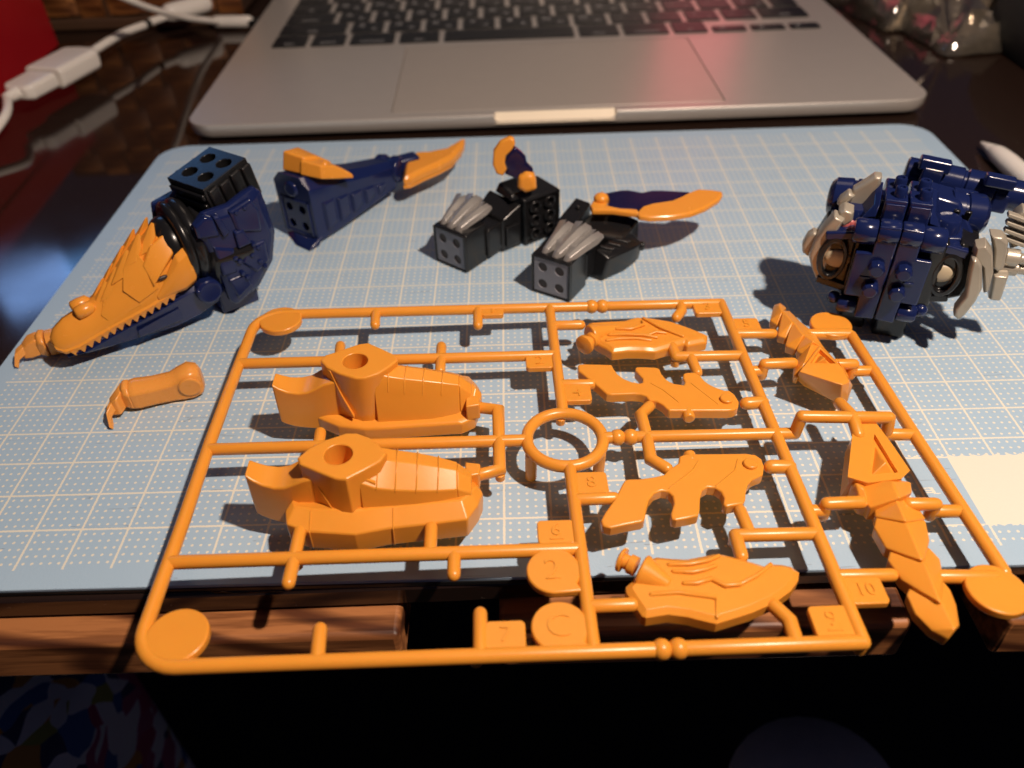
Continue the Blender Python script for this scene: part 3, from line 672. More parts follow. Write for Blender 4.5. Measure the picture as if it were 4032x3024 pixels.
obj('lip', MB().loft([[(x, w + .35, zl - .1), (x, w + .55, zl + .7), (x, w - .2, zl + 1.5), (x, w - 1.2, zl + .2)] for x, w, zl, zt in UJ]), ORANGE_MATTE, uj, angle=50)
obj('lip', MB().loft([[(x, -w - .35, zl - .1), (x, -w - .55, zl + .7), (x, -w + .2, zl + 1.5), (x, -w + 1.2, zl + .2)] for x, w, zl, zt in UJ]), ORANGE_MATTE, uj, angle=50)
# cheek, brow and eye
obj('cheek', MB().loft([[(-5.5, 7.2 + 1.2 * math.cos(t), 21 + 3.0 * math.sin(t)) for t in (i * PI / 4 for i in range(8))], [(-4.2, 8.0 + 2.0 * math.cos(t), 20.8 + 5.6 * math.sin(t)) for t in (i * PI / 4 for i in range(8))], [(-1.0, 8.2 + 2.1 * math.cos(t), 19.4 + 5.4 * math.sin(t)) for t in (i * PI / 4 for i in range(8))], [(2.4, 7.9 + 1.4 * math.cos(t), 17.2 + 3.2 * math.sin(t)) for t in (i * PI / 4 for i in range(8))], [(6.5, 7.4 + .7 * math.cos(t), 14.6 + 1.0 * math.sin(t)) for t in (i * PI / 4 for i in range(8))]]), ORANGE_MATTE, uj, bevel=0.4, angle=60)
obj('cheek', MB().ball((-1.5, -8.0, 20.5), 4.5, sc=(1, .5, 1.2)), ORANGE_MATTE, uj, angle=60)
obj('brow', MB().loft([[(-1.2, 7.4, 25.2), (-1.2, 4.0, 29.2), (-1.2, 2.0, 28.4), (-1.2, 6.4, 23.4)], [(3.2, 8.6, 22.0), (3.4, 5.2, 27.6), (3.4, 2.8, 27.0), (3.2, 7.0, 20.6)], [(6.4, 8.5, 18.6), (6.8, 5.9, 23.6), (6.8, 3.6, 23.8), (6.6, 7.2, 17.6)]]), ORANGE_MATTE, uj, bevel=0.3)
obj('eye', MB().ball((3.6, 8.0, 19.8), 1.0, sc=(1.7, .55, .6)), HOLE, uj, angle=60)
for sy in (1, -1):
    obj('snout_plate', hull([(5.4, sy * 8.3, 17.4), (5.4, sy * 6.7, 22.8), (6.4, sy * 4.0, 26.6), (11.2, sy * 7.5, 15.0), (13.6, sy * 5.5, 18.8), (11.2, sy * 3.2, 23.4), (7, sy * 3, 18), (10, sy * 3, 17)]), ORANGE_MATTE, uj, bevel=0.25)
    obj('snout_plate', hull([(10.6, sy * 7.3, 14.2), (11.4, sy * 5.7, 18.9), (12.0, sy * 3.4, 21.8), (19.4, sy * 5.5, 11.6), (20.6, sy * 4.4, 13.8), (18.2, sy * 2.4, 17.2), (12, sy * 3, 15), (17, sy * 3, 13)]), ORANGE_MATTE, uj, bevel=0.25)
# two rows of pointed crest scales
for k, (x, z, w) in enumerate(((1.5, 29.4, 3.4), (5.6, 27.6, 3.5), (9.6, 24.4, 3.2), (13.6, 20.8, 2.8), (17.2, 17.9, 2.2))):
    for sy in (1, -1):
        y = sy * (2.3 - .22 * k)
        obj('crest_scale', hull([(x + 5.6, y + sy * w * .35, z - 4.4), (x + 5.2, y - sy * w * .4, z - 3.8), (x + 2.4, y + sy * w * .75, z - 2.8), (x + 2.0, y - sy * w * .45, z - .4), (x - .6, y + sy * w * .42, z - .2), (x - 1.8, y - sy * .2, z + 2.7), (x - 1.2, y - sy * .5, z + 2.9), (x - .4, y + sy * w * .3, z - 3.2), (x, y - sy * .6, z - 3.4)]), ORANGE_MATTE, uj, bevel=0.2)
for sy in (1, -1):
    obj('nostril', MB().lathe((25.6, sy * 1.75, 15.2), (-1, 0, 0.12), [(0, .9), (.5, 1.7), (2.4, 1.85), (4.4, 1.6), (5.2, .6)], 18), ORANGE_MATTE, uj, angle=60)
# teeth of both jaws
def line_at(x):
    for a, b in zip(UJ, UJ[1:]):
        if a[0] <= x <= b[0]:
            t = (x - a[0]) / (b[0] - a[0]); return a[1] + (b[1] - a[1]) * t, a[2] + (b[2] - a[2]) * t
    return UJ[-1][1], UJ[-1][2]
tooth_o = mesh_of('tooth', MB().loft([[(1.0, .55, .3), (-1.0, .55, .3), (-1.0, -.55, .3), (1.0, -.55, .3)], [(.12, .1, -1.55), (-.12, .1, -1.55), (-.12, -.1, -1.55), (.12, -.1, -1.55)]])); tooth_o.materials.append(ORANGE_MATTE)
tooth_n = mesh_of('lower_tooth', MB().loft([[(.95, .5, -.4), (-.95, .5, -.4), (-.95, -.5, -.4), (.95, -.5, -.4)], [(.12, .1, 1.15), (-.12, .1, 1.15), (-.12, -.1, 1.15), (.12, -.1, 1.15)]])); tooth_n.materials.append(NAVY)
lj = obj('lower_jaw', MB().loft([[(x, w * .86, zl - 1.0), (x, w * .98, zl - 2.2), (x, w * .78, zb + 1.6), (x, w * .35, zb), (x, -w * .35, zb), (x, -w * .78, zb + 1.6), (x, -w * .98, zl - 2.2), (x, -w * .86, zl - 1.0)] for x, w, zl, zb in ((-9, 7.4, 14.5, 4.0), (-3, 7.8, 14.6, 2.4), (4, 7.4, 13.2, 1.6), (12, 6.4, 11.2, 1.9), (20, 5.2, 9.2, 2.3), (27, 4.2, 7.3, 3.0), (31.6, 2.6, 7.0, 4.4))]), NAVY, cr, bevel=0.4, angle=45)
for i in range(14):
    x = 29.6 - i * 2.05; w, zl = line_at(x)
    for sy in (1, -1):
        o = bpy.data.objects.new('tooth', tooth_o); COL.objects.link(o); o.parent = uj; o.location = Vector((x, sy * (w - .05), zl)) * S
        w2, z2 = line_at(x - 1.0)
        o = bpy.data.objects.new('lower_tooth', tooth_n); COL.objects.link(o); o.parent = lj; o.location = Vector((x - 1.0, sy * (w2 * .9), z2 - .75)) * S
obj('jaw_hinge', MB().lathe((-6.5, 6.4, 11.4), (0, 1, 0), [(0, 3.6), (2.6, 3.6), (3.2, 3.0)], 20), NAVY, lj, bevel=0.3)
obj('hinge_pin', MB().ball((-3.6, 9.2, 12.8), 0.75), NAVY, lj)
obj('jaw_rib', MB().loft([[(2, 7.4, 9.4), (2, 6.8, 4.8), (2, 5.6, 5.2)], [(14, 6.4, 7.0), (14, 5.8, 4.2), (14, 4.8, 4.6)]]), NAVY, lj, bevel=0.3)
# neck
obj('neck_ball', MB().ball((-3.0, -0.5, 23.0), 8.4, 24, 14, (0.62, 1, 1)), BLACK, cr, angle=70)
nr = obj('neck_ring', MB().lathe((-3.6, -0.5, 23.4), (-1, 0, 0), [(0, 8.6), (.3, 10.6), (1.1, 11.2), (2.0, 11.0), (2.4, 10.4), (2.9, 11.2), (4.2, 11.4), (5.6, 10.6), (6.4, 8.0)], 44), BLACK, cr, angle=50)
# navy collar: a near and a far armour plate with facets and studs
CP = [(-6.87, 30.64), (-10.79, 33.77), (-17.66, 33.68), (-22.43, 35.49), (-25.56, 36.16), (-27.27, 34.25), (-28.07, 24.35), (-28.31, 21.88), (-25.7, 13.63), (-19.93, 7.47), (-12.41, 4.57), (-10.86, 6.44), (-10.42, 12.22), (-9.77, 20.76)]
def collar(sy, name):
    n = len(CP); cx = sum(p[0] for p in CP) / n; cz = sum(p[1] for p in CP) / n
    inn = [(cx + (x - cx) * .80, cz + (z - cz) * .80) for x, z in CP]
    return obj(name, MB().loft([[(x, sy * 7.6, z) for x, z in CP], [(x, sy * 9.6, z) for x, z in CP], [(x, sy * 11.0, z) for x, z in inn]]), NAVY, cr, bevel=0.5, seg=2)
cn = collar(1, 'collar_plate'); cf_ = collar(-1, 'collar_plate')
obj('collar_core', MB().lathe((-8.0, -0.3, 20.5), (-1, 0, -.05), [(0, 9.0), (2, 12.0), (12, 12.4), (17, 9.5)], 8), BLACK, cr, bevel=0.6)
def facet(pts, d, name='facet', mat=NAVY, parent=None, y0=9.2):
    n = len(pts); cx = sum(p[0] for p in pts) / n; cz = sum(p[1] for p in pts) / n
    return obj(name, MB().loft([[(x, y0, z) for x, z in pts], [(x, y0 + d - .5, z) for x, z in pts], [(cx + (x - cx) * .82, y0 + d, cz + (z - cz) * .82) for x, z in pts]]), mat, parent or cn, bevel=0.25)
facet([(-7.21, 31.98), (-10.6, 33.76), (-12.53, 32.6), (-12.87, 27.1), (-7.18, 28.43)], 2.6)
facet([(-12.27, 33.14), (-13.89, 32.98), (-15.52, 27.43), (-13.52, 26.39)], 3.1)
facet([(-16.78, 32.79), (-23.22, 34.44), (-24.89, 30.71), (-24.12, 24.1), (-17.56, 26.18)], 2.5)
facet([(-16.5, 27.06), (-19.08, 26.97), (-20.49, 22.23), (-16.43, 21.97)], 3.0)
facet([(-10.33, 24.9), (-15.64, 22.29), (-14.57, 15.04), (-10.64, 15.28)], 2.3)
facet([(-18.03, 21.32), (-24.41, 21.62), (-24.14, 14.93), (-19.88, 12.75), (-16.48, 17.16)], 2.4)
facet([(-11.58, 13.89), (-17.0, 14.0), (-17.71, 9.67), (-12.93, 7.24)], 2.2)
facet([(-27.58, 33.6), (-28.61, 29.62), (-29.36, 20.37), (-27.54, 20.59), (-26.12, 29.6)], 2.2, 'back_flap', NAVY, None, 5.0)
stud = mesh_of('stud', MB().lathe((0, 0, 0), (0, 1, 0), [(0, .75), (.9, .75), (1.15, .5)], 8)); stud.materials.append(NAVY)
for x, z in [(-15.01, 19.61), (-15.97, 18.25), (-20.86, 21.52), (-21.86, 20.16), (-19.67, 18.65), (-15.84, 14.4), (-16.77, 12.76), (-21.27, 16.03), (-22.4, 14.08), (-18.59, 32.05), (-21.07, 32.47)]:
    o = bpy.data.objects.new('stud', stud); COL.objects.link(o); o.parent = cn; o.location = Vector((x, 10.9, z)) * S
# black block with four sockets and ribbed sides
BA = math.radians(17.5)
TILT = 0.17
def Bk(mb):
    c, s = math.cos(BA), math.sin(BA); ct_, st_ = math.cos(TILT), math.sin(TILT); r = []
    for x, y, z in mb.v:
        x, z = x * ct_ + (z - 33) * st_, 33 - x * st_ + (z - 33) * ct_
        r.append((-19.6 + x * c - y * s, -2.2 + x * s + y * c, z))
    mb.v = r; return mb
bl = obj('socket_block', Bk(MB().box((0, 0, 32.8), (15.6, 14.2, 14.4))), BLACK, cr, bevel=0.0)
cut(bl, Bk(MB().cyl((-3.4, -3.1, 36), (-3.4, -3.1, 42), 2.05)).add([], [])); cut(bl, Bk(MB().cyl((-3.4, 3.1, 36), (-3.4, 3.1, 42), 2.05))); cut(bl, Bk(MB().cyl((3.2, -3.1, 36), (3.2, -3.1, 42), 2.05))); cut(bl, Bk(MB().cyl((3.2, 3.1, 36), (3.2, 3.1, 42), 2.05)))
bm_ = bl.modifiers.new('edge', 'BEVEL'); bm_.width = .5 * S; bm_.segments = 3; bm_.limit_method = 'ANGLE'; bm_.angle_limit = math.radians(50)
for k in range(4): obj('rib', Bk(MB().box((7.9 + .25, 0, 37.4 - k * 2.9), (1.1, 13.2 - .5 * k, 1.7))), BLACK, bl, bevel=0.3)
for k in range(4): obj('side_rib', Bk(MB().box((5.4 - k * 3.9, 7.3, 34.2 - (k % 2) * .4), (3.2, 1.4, 9.6))), BLACK, bl, bevel=0.45)
for k in range(2): obj('lug', Bk(MB().ball((4.2 - k * 6, -7.2, 39.2), .7)), BLACK, bl)
obj('socket_stem', MB().box((-18.0, -2.0, 24.5), (12, 11, 5)), BLACK, cr, bevel=0.5)
obj('chest_foot', MB().box((-15, -1, 5.0), (11, 12, 10), taper=(1.05, 1.1)), NAVY, cr, bevel=0.6)
obj('collar_flange', MB().loft([[(-2.4, -11.4, 22.0), (-3.6, -14.2, 24.0), (-10, -14.2, 25), (-10, -10.0, 22.0)], [(-3.6, -9.6, 31.4), (-4.4, -12.2, 31.0), (-11, -12.2, 32.4), (-11, -8.0, 32.4)]]), NAVY, cr, bevel=0.5)

# ---------------------------------------------------------------- tail piece
tl = thing('tail_segment', 'navy tapering tail piece with orange crest and orange blade at its end', 'toy tail', (64.6, 129.0, 0.0), (0.0, 0.0, -0.57596))
def ts(y, x0, x1, z0, z1, c): return [(x0 + c, y, z0), (x1 - c * .3, y, z0), (x1, y, z0 + c), (x1, y, z1 - c * 1.6), (x1 - c * 1.6, y, z1), (x0 + c * 1.3, y, z1), (x0, y, z1 - c * 1.3), (x0, y, z0 + c)]
tb_ = obj('tail_body', MB().loft([ts(0, -7.2, 7.8, 0.6, 22.6, 2.2), ts(12, -5.8, 8.2, 1.0, 19.6, 2.0), ts(26, -3.0, 8.6, 2.2, 15.6, 1.6), ts(38, 0.6, 9.6, 3.8, 13.4, 1.2)]), NAVY, tl, bevel=0.5)
for x in (-2.6, 3.0):
    for z in (5.6, 11.4): cut(tb_, MB().cyl((x, -2, z), (x, 2.2, z), 1.35, n=18))
fp = obj('socket_frame', MB().prism([(-5.4, 2.4), (6.0, 2.4), (6.0, 14.6), (-5.4, 14.6)], 0, .1), NAVY, tl)
bpy.data.objects.remove(fp)
for a, b in (((-5.4, 2.8), (6.0, 2.8)), ((-5.4, 14.4), (6.0, 14.4)), ((-5.4, 2.8), (-5.4, 14.4)), ((6.0, 2.8), (6.0, 14.4))):
    obj('socket_rim', MB().box(((a[0] + b[0]) / 2, -.1, (a[1] + b[1]) / 2), (abs(b[0] - a[0]) + .7, .7, abs(b[1] - a[1]) + .7)), NAVY, tb_, bevel=0.15)
obj('boss', MB().lathe((0.2, -.9, 18.0), (0, 1, 0), [(0, 2.0), (.5, 2.6), (1.6, 2.8)], 20), NAVY, tb_, bevel=0.2)
obj('toe', MB().loft([[(-6.5, -.2, 0.2), (8.0, -.2, 0.2), (8.0, 2, 3.0), (-6.5, 2, 3.0)], [(1, -4.0, 0.1), (7.6, -4.6, 0.1), (7.6, -3, 1.2), (1, -2.6, 1.2)]]), NAVY, tb_, bevel=0.3)
for k in range(5):
    y = 4 + k * 6.2; x = 8.0 + .03 * y
    obj('side_scale', MB().loft([[(x - .4, y, 13.4 - k * 1.1), (x + .9, y + .6, 12.8 - k * 1.1), (x + .9, y + .6, 4.0 + k * .4), (x - .4, y, 3.2 + k * .4)], [(x - .2, y + 5.6, 13.0 - k * 1.1), (x + .3, y + 5.0, 12.2 - k * 1.1), (x + .3, y + 5.0, 5.0 + k * .4), (x - .2, y + 5.6, 4.2 + k * .4)]]), NAVY, tb_, bevel=0.2)
kn = obj('tail_joint', MB().lathe((5.4, 40.0, 9.4), (1, .25, 0), [(-4.6, 3.4), (-4.2, 4.4), (-1.4, 4.6), (-1.0, 4.0), (1.0, 4.0), (1.4, 4.6), (4.2, 4.4), (4.8, 3.2)], 20), NAVY, tl, bevel=0.3)
obj('tail_fork', MB().box((8.8, 46.0, 8.6), (5.6, 7.6, 7.4), (0, 0, -.5)), NAVY, tl, bevel=0.7)
TBL = [(7.78, 46.78), (7.56, 52.71), (11.12, 55.09), (14.88, 60.47), (15.09, 66.26), (15.59, 71.48), (18.73, 66.16), (21.26, 56.26), (20.46, 48.93), (18.87, 42.29), (17.96, 36.19), (16.19, 34.28), (11.91, 40.31)]
obj('tail_blade', MB().prism(TBL, 8.0, 11.2, inset=1.0, h=1.2), ORANGE_MATTE, tl, bevel=0.3)
obj('blade_under', MB().prism([(x * .96 + .5, y * .97 + .8) for x, y in TBL], 6.6, 7.9), ORANGE_MATTE, tl, bevel=0.3)
ce = obj('crest', MB().loft([[(-4.6, 2.0, 22.2), (3.8, 2.6, 22.4), (3.4, 4.6, 27.2), (-3.8, 3.2, 28.4)], [(-4.2, 8.6, 20.6), (5.0, 8.6, 20.6), (4.4, 8.8, 26.2), (-3.4, 8.8, 27.6)], [(-3.0, 15.0, 18.4), (6.2, 15.0, 18.4), (5.0, 14.0, 22.4), (-2.4, 14.0, 23.4)]]), ORANGE_MATTE, tl, bevel=0.6, seg=3)
obj('crest_horn', MB().loft([[(3.0, 2.0, 22.4), (9.6, 4.6, 21.4), (9.4, 5.4, 25.6), (3.0, 3.4, 26.8)], [(3.4, 9.0, 20.0), (10.8, 10.2, 19.4), (10.2, 10.4, 23.6), (3.2, 9.6, 25.4)], [(8.6, 15.6, 17.8), (12.8, 15.4, 18.0), (12.4, 15.2, 19.4), (8.4, 15.2, 20.6)]]), ORANGE_MATTE, ce, bevel=0.5, seg=3)
obj('crest_knob', MB().ball((8.0, 8.2, 24.2), 1.3), ORANGE_MATTE, ce)

# ---------------------------------------------------------------- two black legs, each with three silver claws
def foot_block(parent):
    fb_ = obj('foot_block', MB().loft([[(-6.3, 0, 0), (6.3, 0, 0), (6.3, 0, 12.7), (-6.3, 0, 12.7)], [(-6.3, 9.6, 0), (6.3, 9.6, 0), (6.3, 9.6, 12.7), (-6.3, 9.6, 12.7)]]), BLACK, parent)
    bv = fb_.modifiers.new('edge', 'BEVEL'); bv.width = .35 * S; bv.segments = 2; bv.limit_method = 'ANGLE'; bv.angle_limit = math.radians(40)
    pl = obj('sole_plate', MB().box((0, -.05, 6.4), (10.9, .7, 11.0)), GREYFACE, fb_)
    for x in (-2.7, 2.7):
        for z in (3.6, 9.2): cut(pl, MB().cyl((x, -2, z), (x, 2, z), 1.5, n=24))
    for x in (-2.7, 2.7):
        for z in (3.6, 9.2): obj('socket', MB().cyl((x, -.02, z), (x, .12, z), 1.75, n=20), HOLE, fb_)
    for x in (-5.95, 5.95): obj('sole_rim', MB().box((x, -.3, 6.4), (.6, .7, 12.2)), BLACK, fb_, bevel=0.12)
    for z in (.45, 12.3): obj('sole_rim', MB().box((0, -.3, z), (11.2, .7, .6)), BLACK, fb_, bevel=0.12)
    return fb_
def claw(parent, x0, y0, x1, y1, w, z0, z1, tip=1.0):
    ax = Vector((x1 - x0, y1 - y0)); L = ax.length; d = ax / L; p = Vector((d.y, -d.x))
    def sec(t, k, z, h, off=0.0):
        c = Vector((x0, y0)) + d * L * t
        a = c + p * w * (k + off); b = c - p * w * (k - off)
        return [(a.x, a.y, z), (a.x * .78 + c.x * .22, a.y * .78 + c.y * .22, z + h * .85), (c.x, c.y, z + h), (b.x * .6 + c.x * .4, b.y * .6 + c.y * .4, z + h * .7), (b.x, b.y, z)]
    cl_ = obj('claw', MB().loft([sec(0, .34, z0 - .9, .9), sec(.08, .55, z0 - .7, 1.9), sec(.45, .85, z0 + (z1 - z0) * .3, 2.1), sec(.78, 1.0, z0 + (z1 - z0) * .7, 2.0, .05), sec(1.0, .35 * tip, z1, 1.0, .5)]), SILVER, parent, bevel=0.22, angle=24, lim=18)
    q0 = Vector((x0, y0)) + d * L * .5; q1 = Vector((x0, y0)) + d * L * .98
    obj('claw_ridge', hull([(q0.x - p.x * w * .1, q0.y - p.y * w * .1, z0 + 2.2), (q0.x - p.x * w * .9, q0.y - p.y * w * .9, z0 + .6), (q1.x - p.x * w * .2, q1.y - p.y * w * .2, z1 + 1.7), (q1.x - p.x * w * 1.1, q1.y - p.y * w * 1.1, z1 + .9), (q1.x - p.x * w * .6, q1.y - p.y * w * .6, z1 - .6), (q0.x - p.x * w * .5, q0.y - p.y * w * .5, z0 + .2)]), SILVER, cl_, bevel=0.18)
    return cl_

lb = thing('leg_with_flat_blade', 'black toy leg with silver claws whose orange-edged blade lies out flat', 'toy leg', (144.0, 92.5, 0.0), (0.0, 0.0, -0.55501), 'black toy legs of the kit')
fbk = foot_block(lb)
claw(lb, -3.4, 1.2, -2.6, 15.0, 2.5, 12.8, 15.2); claw(lb, .4, .5, 2.6, 15.4, 2.9, 13.0, 15.8); claw(lb, 3.8, .5, 7.4, 14.2, 2.6, 12.8, 15.0)
obj('claw_hub', hull([(-4.6, 4.0, 12.4), (5.6, 2.6, 12.4), (7.4, 11.0, 12.4), (-4.8, 12.0, 12.4), (-3.0, 6.0, 15.0), (5.0, 5.0, 15.0), (5.4, 10.6, 15.6), (-3.0, 11.0, 15.4)]), SILVER, lb, bevel=0.6)
obj('ankle', MB().box((1.0, 13.2, 6.2), (10.6, 8.0, 9.2)), BLACK, lb, bevel=0.6)
obj('upper_slab', MB().loft([[(-10.0, 19.0, 3.0), (-3.4, 16.0, 3.0), (-3.0, 16.2, 11.8), (-9.6, 19.4, 11.8)], [(-10.4, 34.0, 3.0), (-4.4, 33.0, 3.0), (-4.4, 33.0, 13.4), (-10.2, 34.0, 13.4)]]), BLACK, lb, bevel=0.5)
obj('slab_pin', MB().ball((-6.6, 28.4, 13.4), .7), BLACK, lb)
obj('thigh_plate', MB().loft([[(-3.6, 20.0, 2), (11.0, 23.6, 2), (10.8, 23.8, 9.2), (-3.4, 20.6, 10.2)], [(-2.6, 36.0, 2), (11.4, 35.0, 2), (11.2, 34.6, 10.8), (-2.6, 35.6, 12.6)]]), BLACK, lb, bevel=0.6)
sh_ = obj('shin', MB().loft([[(4.8, 14.0, 0.5), (9.6, 13.6, 0.5), (10.8, 14.6, 7.6), (6.4, 15.2, 9.4)], [(6.4, 22.0, 0.4), (13.0, 22.0, 0.4), (15.0, 23.0, 8.2), (8.4, 22.4, 9.8)], [(9.8, 30.0, 1.0), (14.4, 29.0, 1.0), (15.6, 28.4, 7.2), (11.4, 30.0, 8.6)]]), BLACK, lb, bevel=0.5)
for k in range(3): obj('vent', MB().box((8.6 + k * 1.1, 17.6 + k * 3.0, 9.2 - .05 * k), (4.0, 1.5, 1.0), (0, .18, .35)), BLACK, sh_, bevel=0.3)
for k in range(3): obj('vent_bar', MB().box((8.9 + k * 1.1, 18.8 + k * 3.0, 8.6), (3.4, .7, 1.0), (0, .18, .35)), DKSTEEL, sh_, bevel=0.2)
obj('knee_pin', MB().lathe((14.4, 28.4, 6.0), (1, .3, 0), [(-1, 1.5), (1.2, 1.5), (1.6, 1.1)], 16), BLACK, lb, bevel=0.2)
ZB = 14.8
bo = obj('blade_edge', MB().prism([(11.75, 30.4), (11.73, 34.9), (13.64, 38.18), (18.04, 42.52), (19.39, 45.74), (20.59, 49.43), (22.16, 52.84), (26.21, 54.49), (29.35, 54.93), (30.15, 53.33), (30.22, 49.55), (28.45, 42.73), (26.06, 37.82), (21.86, 33.31), (16.48, 29.66), (13.25, 29.04)], 13.9, 15.6, inset=0.5), ORANGE_MATTE, lb, bevel=0.2)
obj('blade_panel', MB().prism([(-1.49, 36.66), (1.64, 40.39), (3.76, 41.83), (8.16, 42.33), (10.58, 45.17), (13.58, 46.67), (20.95, 49.59), (20.08, 46.18), (18.34, 41.75), (14.02, 37.27), (12.08, 34.08), (11.2, 31.59), (6.72, 29.66), (2.73, 29.45), (1.38, 33.65)], 14.3, 15.8, inset=0.3), INDIGO, lb, bevel=0.15)
obj('blade_root', MB().prism([(-2.12, 27.69), (-3.63, 34.86), (-3.15, 37.68), (-1.04, 36.76), (1.06, 34.34), (1.98, 30.09), (4.46, 30.64), (11.38, 32.24), (12.84, 29.99), (5.2, 28.15), (-0.23, 25.32)], 14.0, 15.7, inset=0.4), ORANGE_MATTE, lb, bevel=0.3)
obj('blade_knuckle', MB().ball((-0.69, 32.16, 16.2), 2.3, sc=(1, 1, .7)), ORANGE_MATTE, lb)

la = thing('leg_with_upright_blade', 'black toy leg with silver claws whose orange-edged blade stands up from a socket block', 'toy leg', (114.5, 110.0, 0.0), (0.0, 0.0, -0.68068), 'black toy legs of the kit')
foot_block(la)
claw(la, -4.2, 1.2, -6.4, 14.4, 2.4, 12.8, 15.2); claw(la, -1.0, .7, -2.0, 15.2, 2.9, 13.0, 16.0); claw(la, 2.0, .8, 3.2, 14.0, 2.6, 12.8, 15.2)
obj('claw_hub', hull([(-6.0, 4.0, 12.4), (4.0, 3.0, 12.4), (4.0, 11.6, 12.4), (-6.6, 12.0, 12.4), (-4.4, 6.0, 15.0), (2.8, 5.4, 15.0), (2.6, 10.8, 15.6), (-5.0, 11.2, 15.4)]), SILVER, la, bevel=0.6)
obj('ankle', MB().box((1.6, 12.8, 5.8), (11.4, 7.6, 9.6)), BLACK, la, bevel=0.6)
obj('shin', MB().loft([[(-3, 15.6, 2), (7.4, 15.0, 0), (8.0, 15.4, 11.2), (-3, 16, 12.4)], [(-4, 23, 2), (9.6, 22.4, 0), (9.6, 22.6, 14.4), (-3.4, 23, 15.4)]]), BLACK, la, bevel=0.6)
obj('shin_panel', MB().box((8.9, 18.8, 5.2), (1.0, 5.2, 7.0), (0, 0, -.2)), BLACK, la, bevel=0.3)
# socket block: six ringed sockets on the side that faces the camera
GA = math.radians(74)
def G(mb):
    c, s = math.cos(GA), math.sin(GA)
    mb.v = [(10.4 + x * c - y * s, 22.4 + x * s + y * c, z) for x, y, z in mb.v]; return mb
gb = obj('socket_block', G(MB().box((7.0, 5.6, 8.0), (13.6, 11.2, 15.8))), BLACK, la, bevel=0.6)
obj('block_rim', G(MB().box((7.0, -.2, 15.2), (13.2, .9, .9))), BLACK, gb, bevel=0.2); obj('block_rim', G(MB().box((7.0, -.2, .8), (13.2, .9, .9))), BLACK, gb, bevel=0.2)
obj('block_rim', G(MB().box((.6, -.2, 8), (.9, .9, 15))), BLACK, gb, bevel=0.2); obj('block_rim', G(MB().box((13.4, -.2, 8), (.9, .9, 15))), BLACK, gb, bevel=0.2)
for x in (4.2, 9.8):
    for z in (3.4, 8.0, 12.6):
        q = obj('socket_ring', G(MB().lathe((x, .2, z), (0, -1, 0), [(0, 2.1), (1.1, 2.05), (1.3, 1.85), (1.3, 1.45), (1.1, 1.3), (0.1, 1.25)], 22)), BLACK, gb, angle=50)
obj('top_plate', G(MB().loft([[(-3, 2, 15.4), (7, 2, 15.4), (7, 11, 15.4), (-3, 11, 15.4)], [(-2, 3, 17.2), (5, 3, 17.2), (5, 10, 18.6), (-2, 10, 18.6)]])), BLACK, la, bevel=0.5)
# the upright blade

def V3(pts, y, t, name, mat, bevel=0.2, inset=0.4):
    """flat part standing in a plane of constant world y, given there as (x, z)"""
    m = MB().prism(pts, -t / 2, t / 2, inset=inset)
    R = Matrix.Rotation(--0.680678, 3, 'Z'); o_ = Vector((114.5, 110, 0))
    m.v = [tuple(R @ (Vector((x, y - z + (zz - 20) * 0.12, zz)) - o_)) for x, zz, z in m.v]
    return obj(name, m, mat, la, bevel=bevel)
V3([(133.02, 34.1), (134.41, 33.65), (134.76, 32.1), (133.88, 30.57), (131.89, 28.79), (131.5, 26.74), (132.09, 24.83), (130.84, 22.76), (128.89, 23.39), (127.82, 26.16), (128.26, 30.28), (130.29, 32.91)], 124, 2.0, 'blade_edge', ORANGE_MATTE)
V3([(134.48, 31.43), (136.45, 29.81), (137.78, 28.26), (138.01, 26.53), (139.82, 24.72), (140.07, 23.17), (136.08, 21.16), (131.39, 23.45), (132.23, 24.97), (131.51, 27.08), (132.08, 28.79)], 123.6, 1.8, 'blade_panel', INDIGO)
V3([(135.44, 23.1), (137.63, 24.36), (139.91, 23.94), (140.75, 22.0), (140.93, 19.14), (137.53, 18.02), (134.91, 19.69)], 122.6, 4.0, 'blade_root', ORANGE_MATTE, 0.5, 0.9)

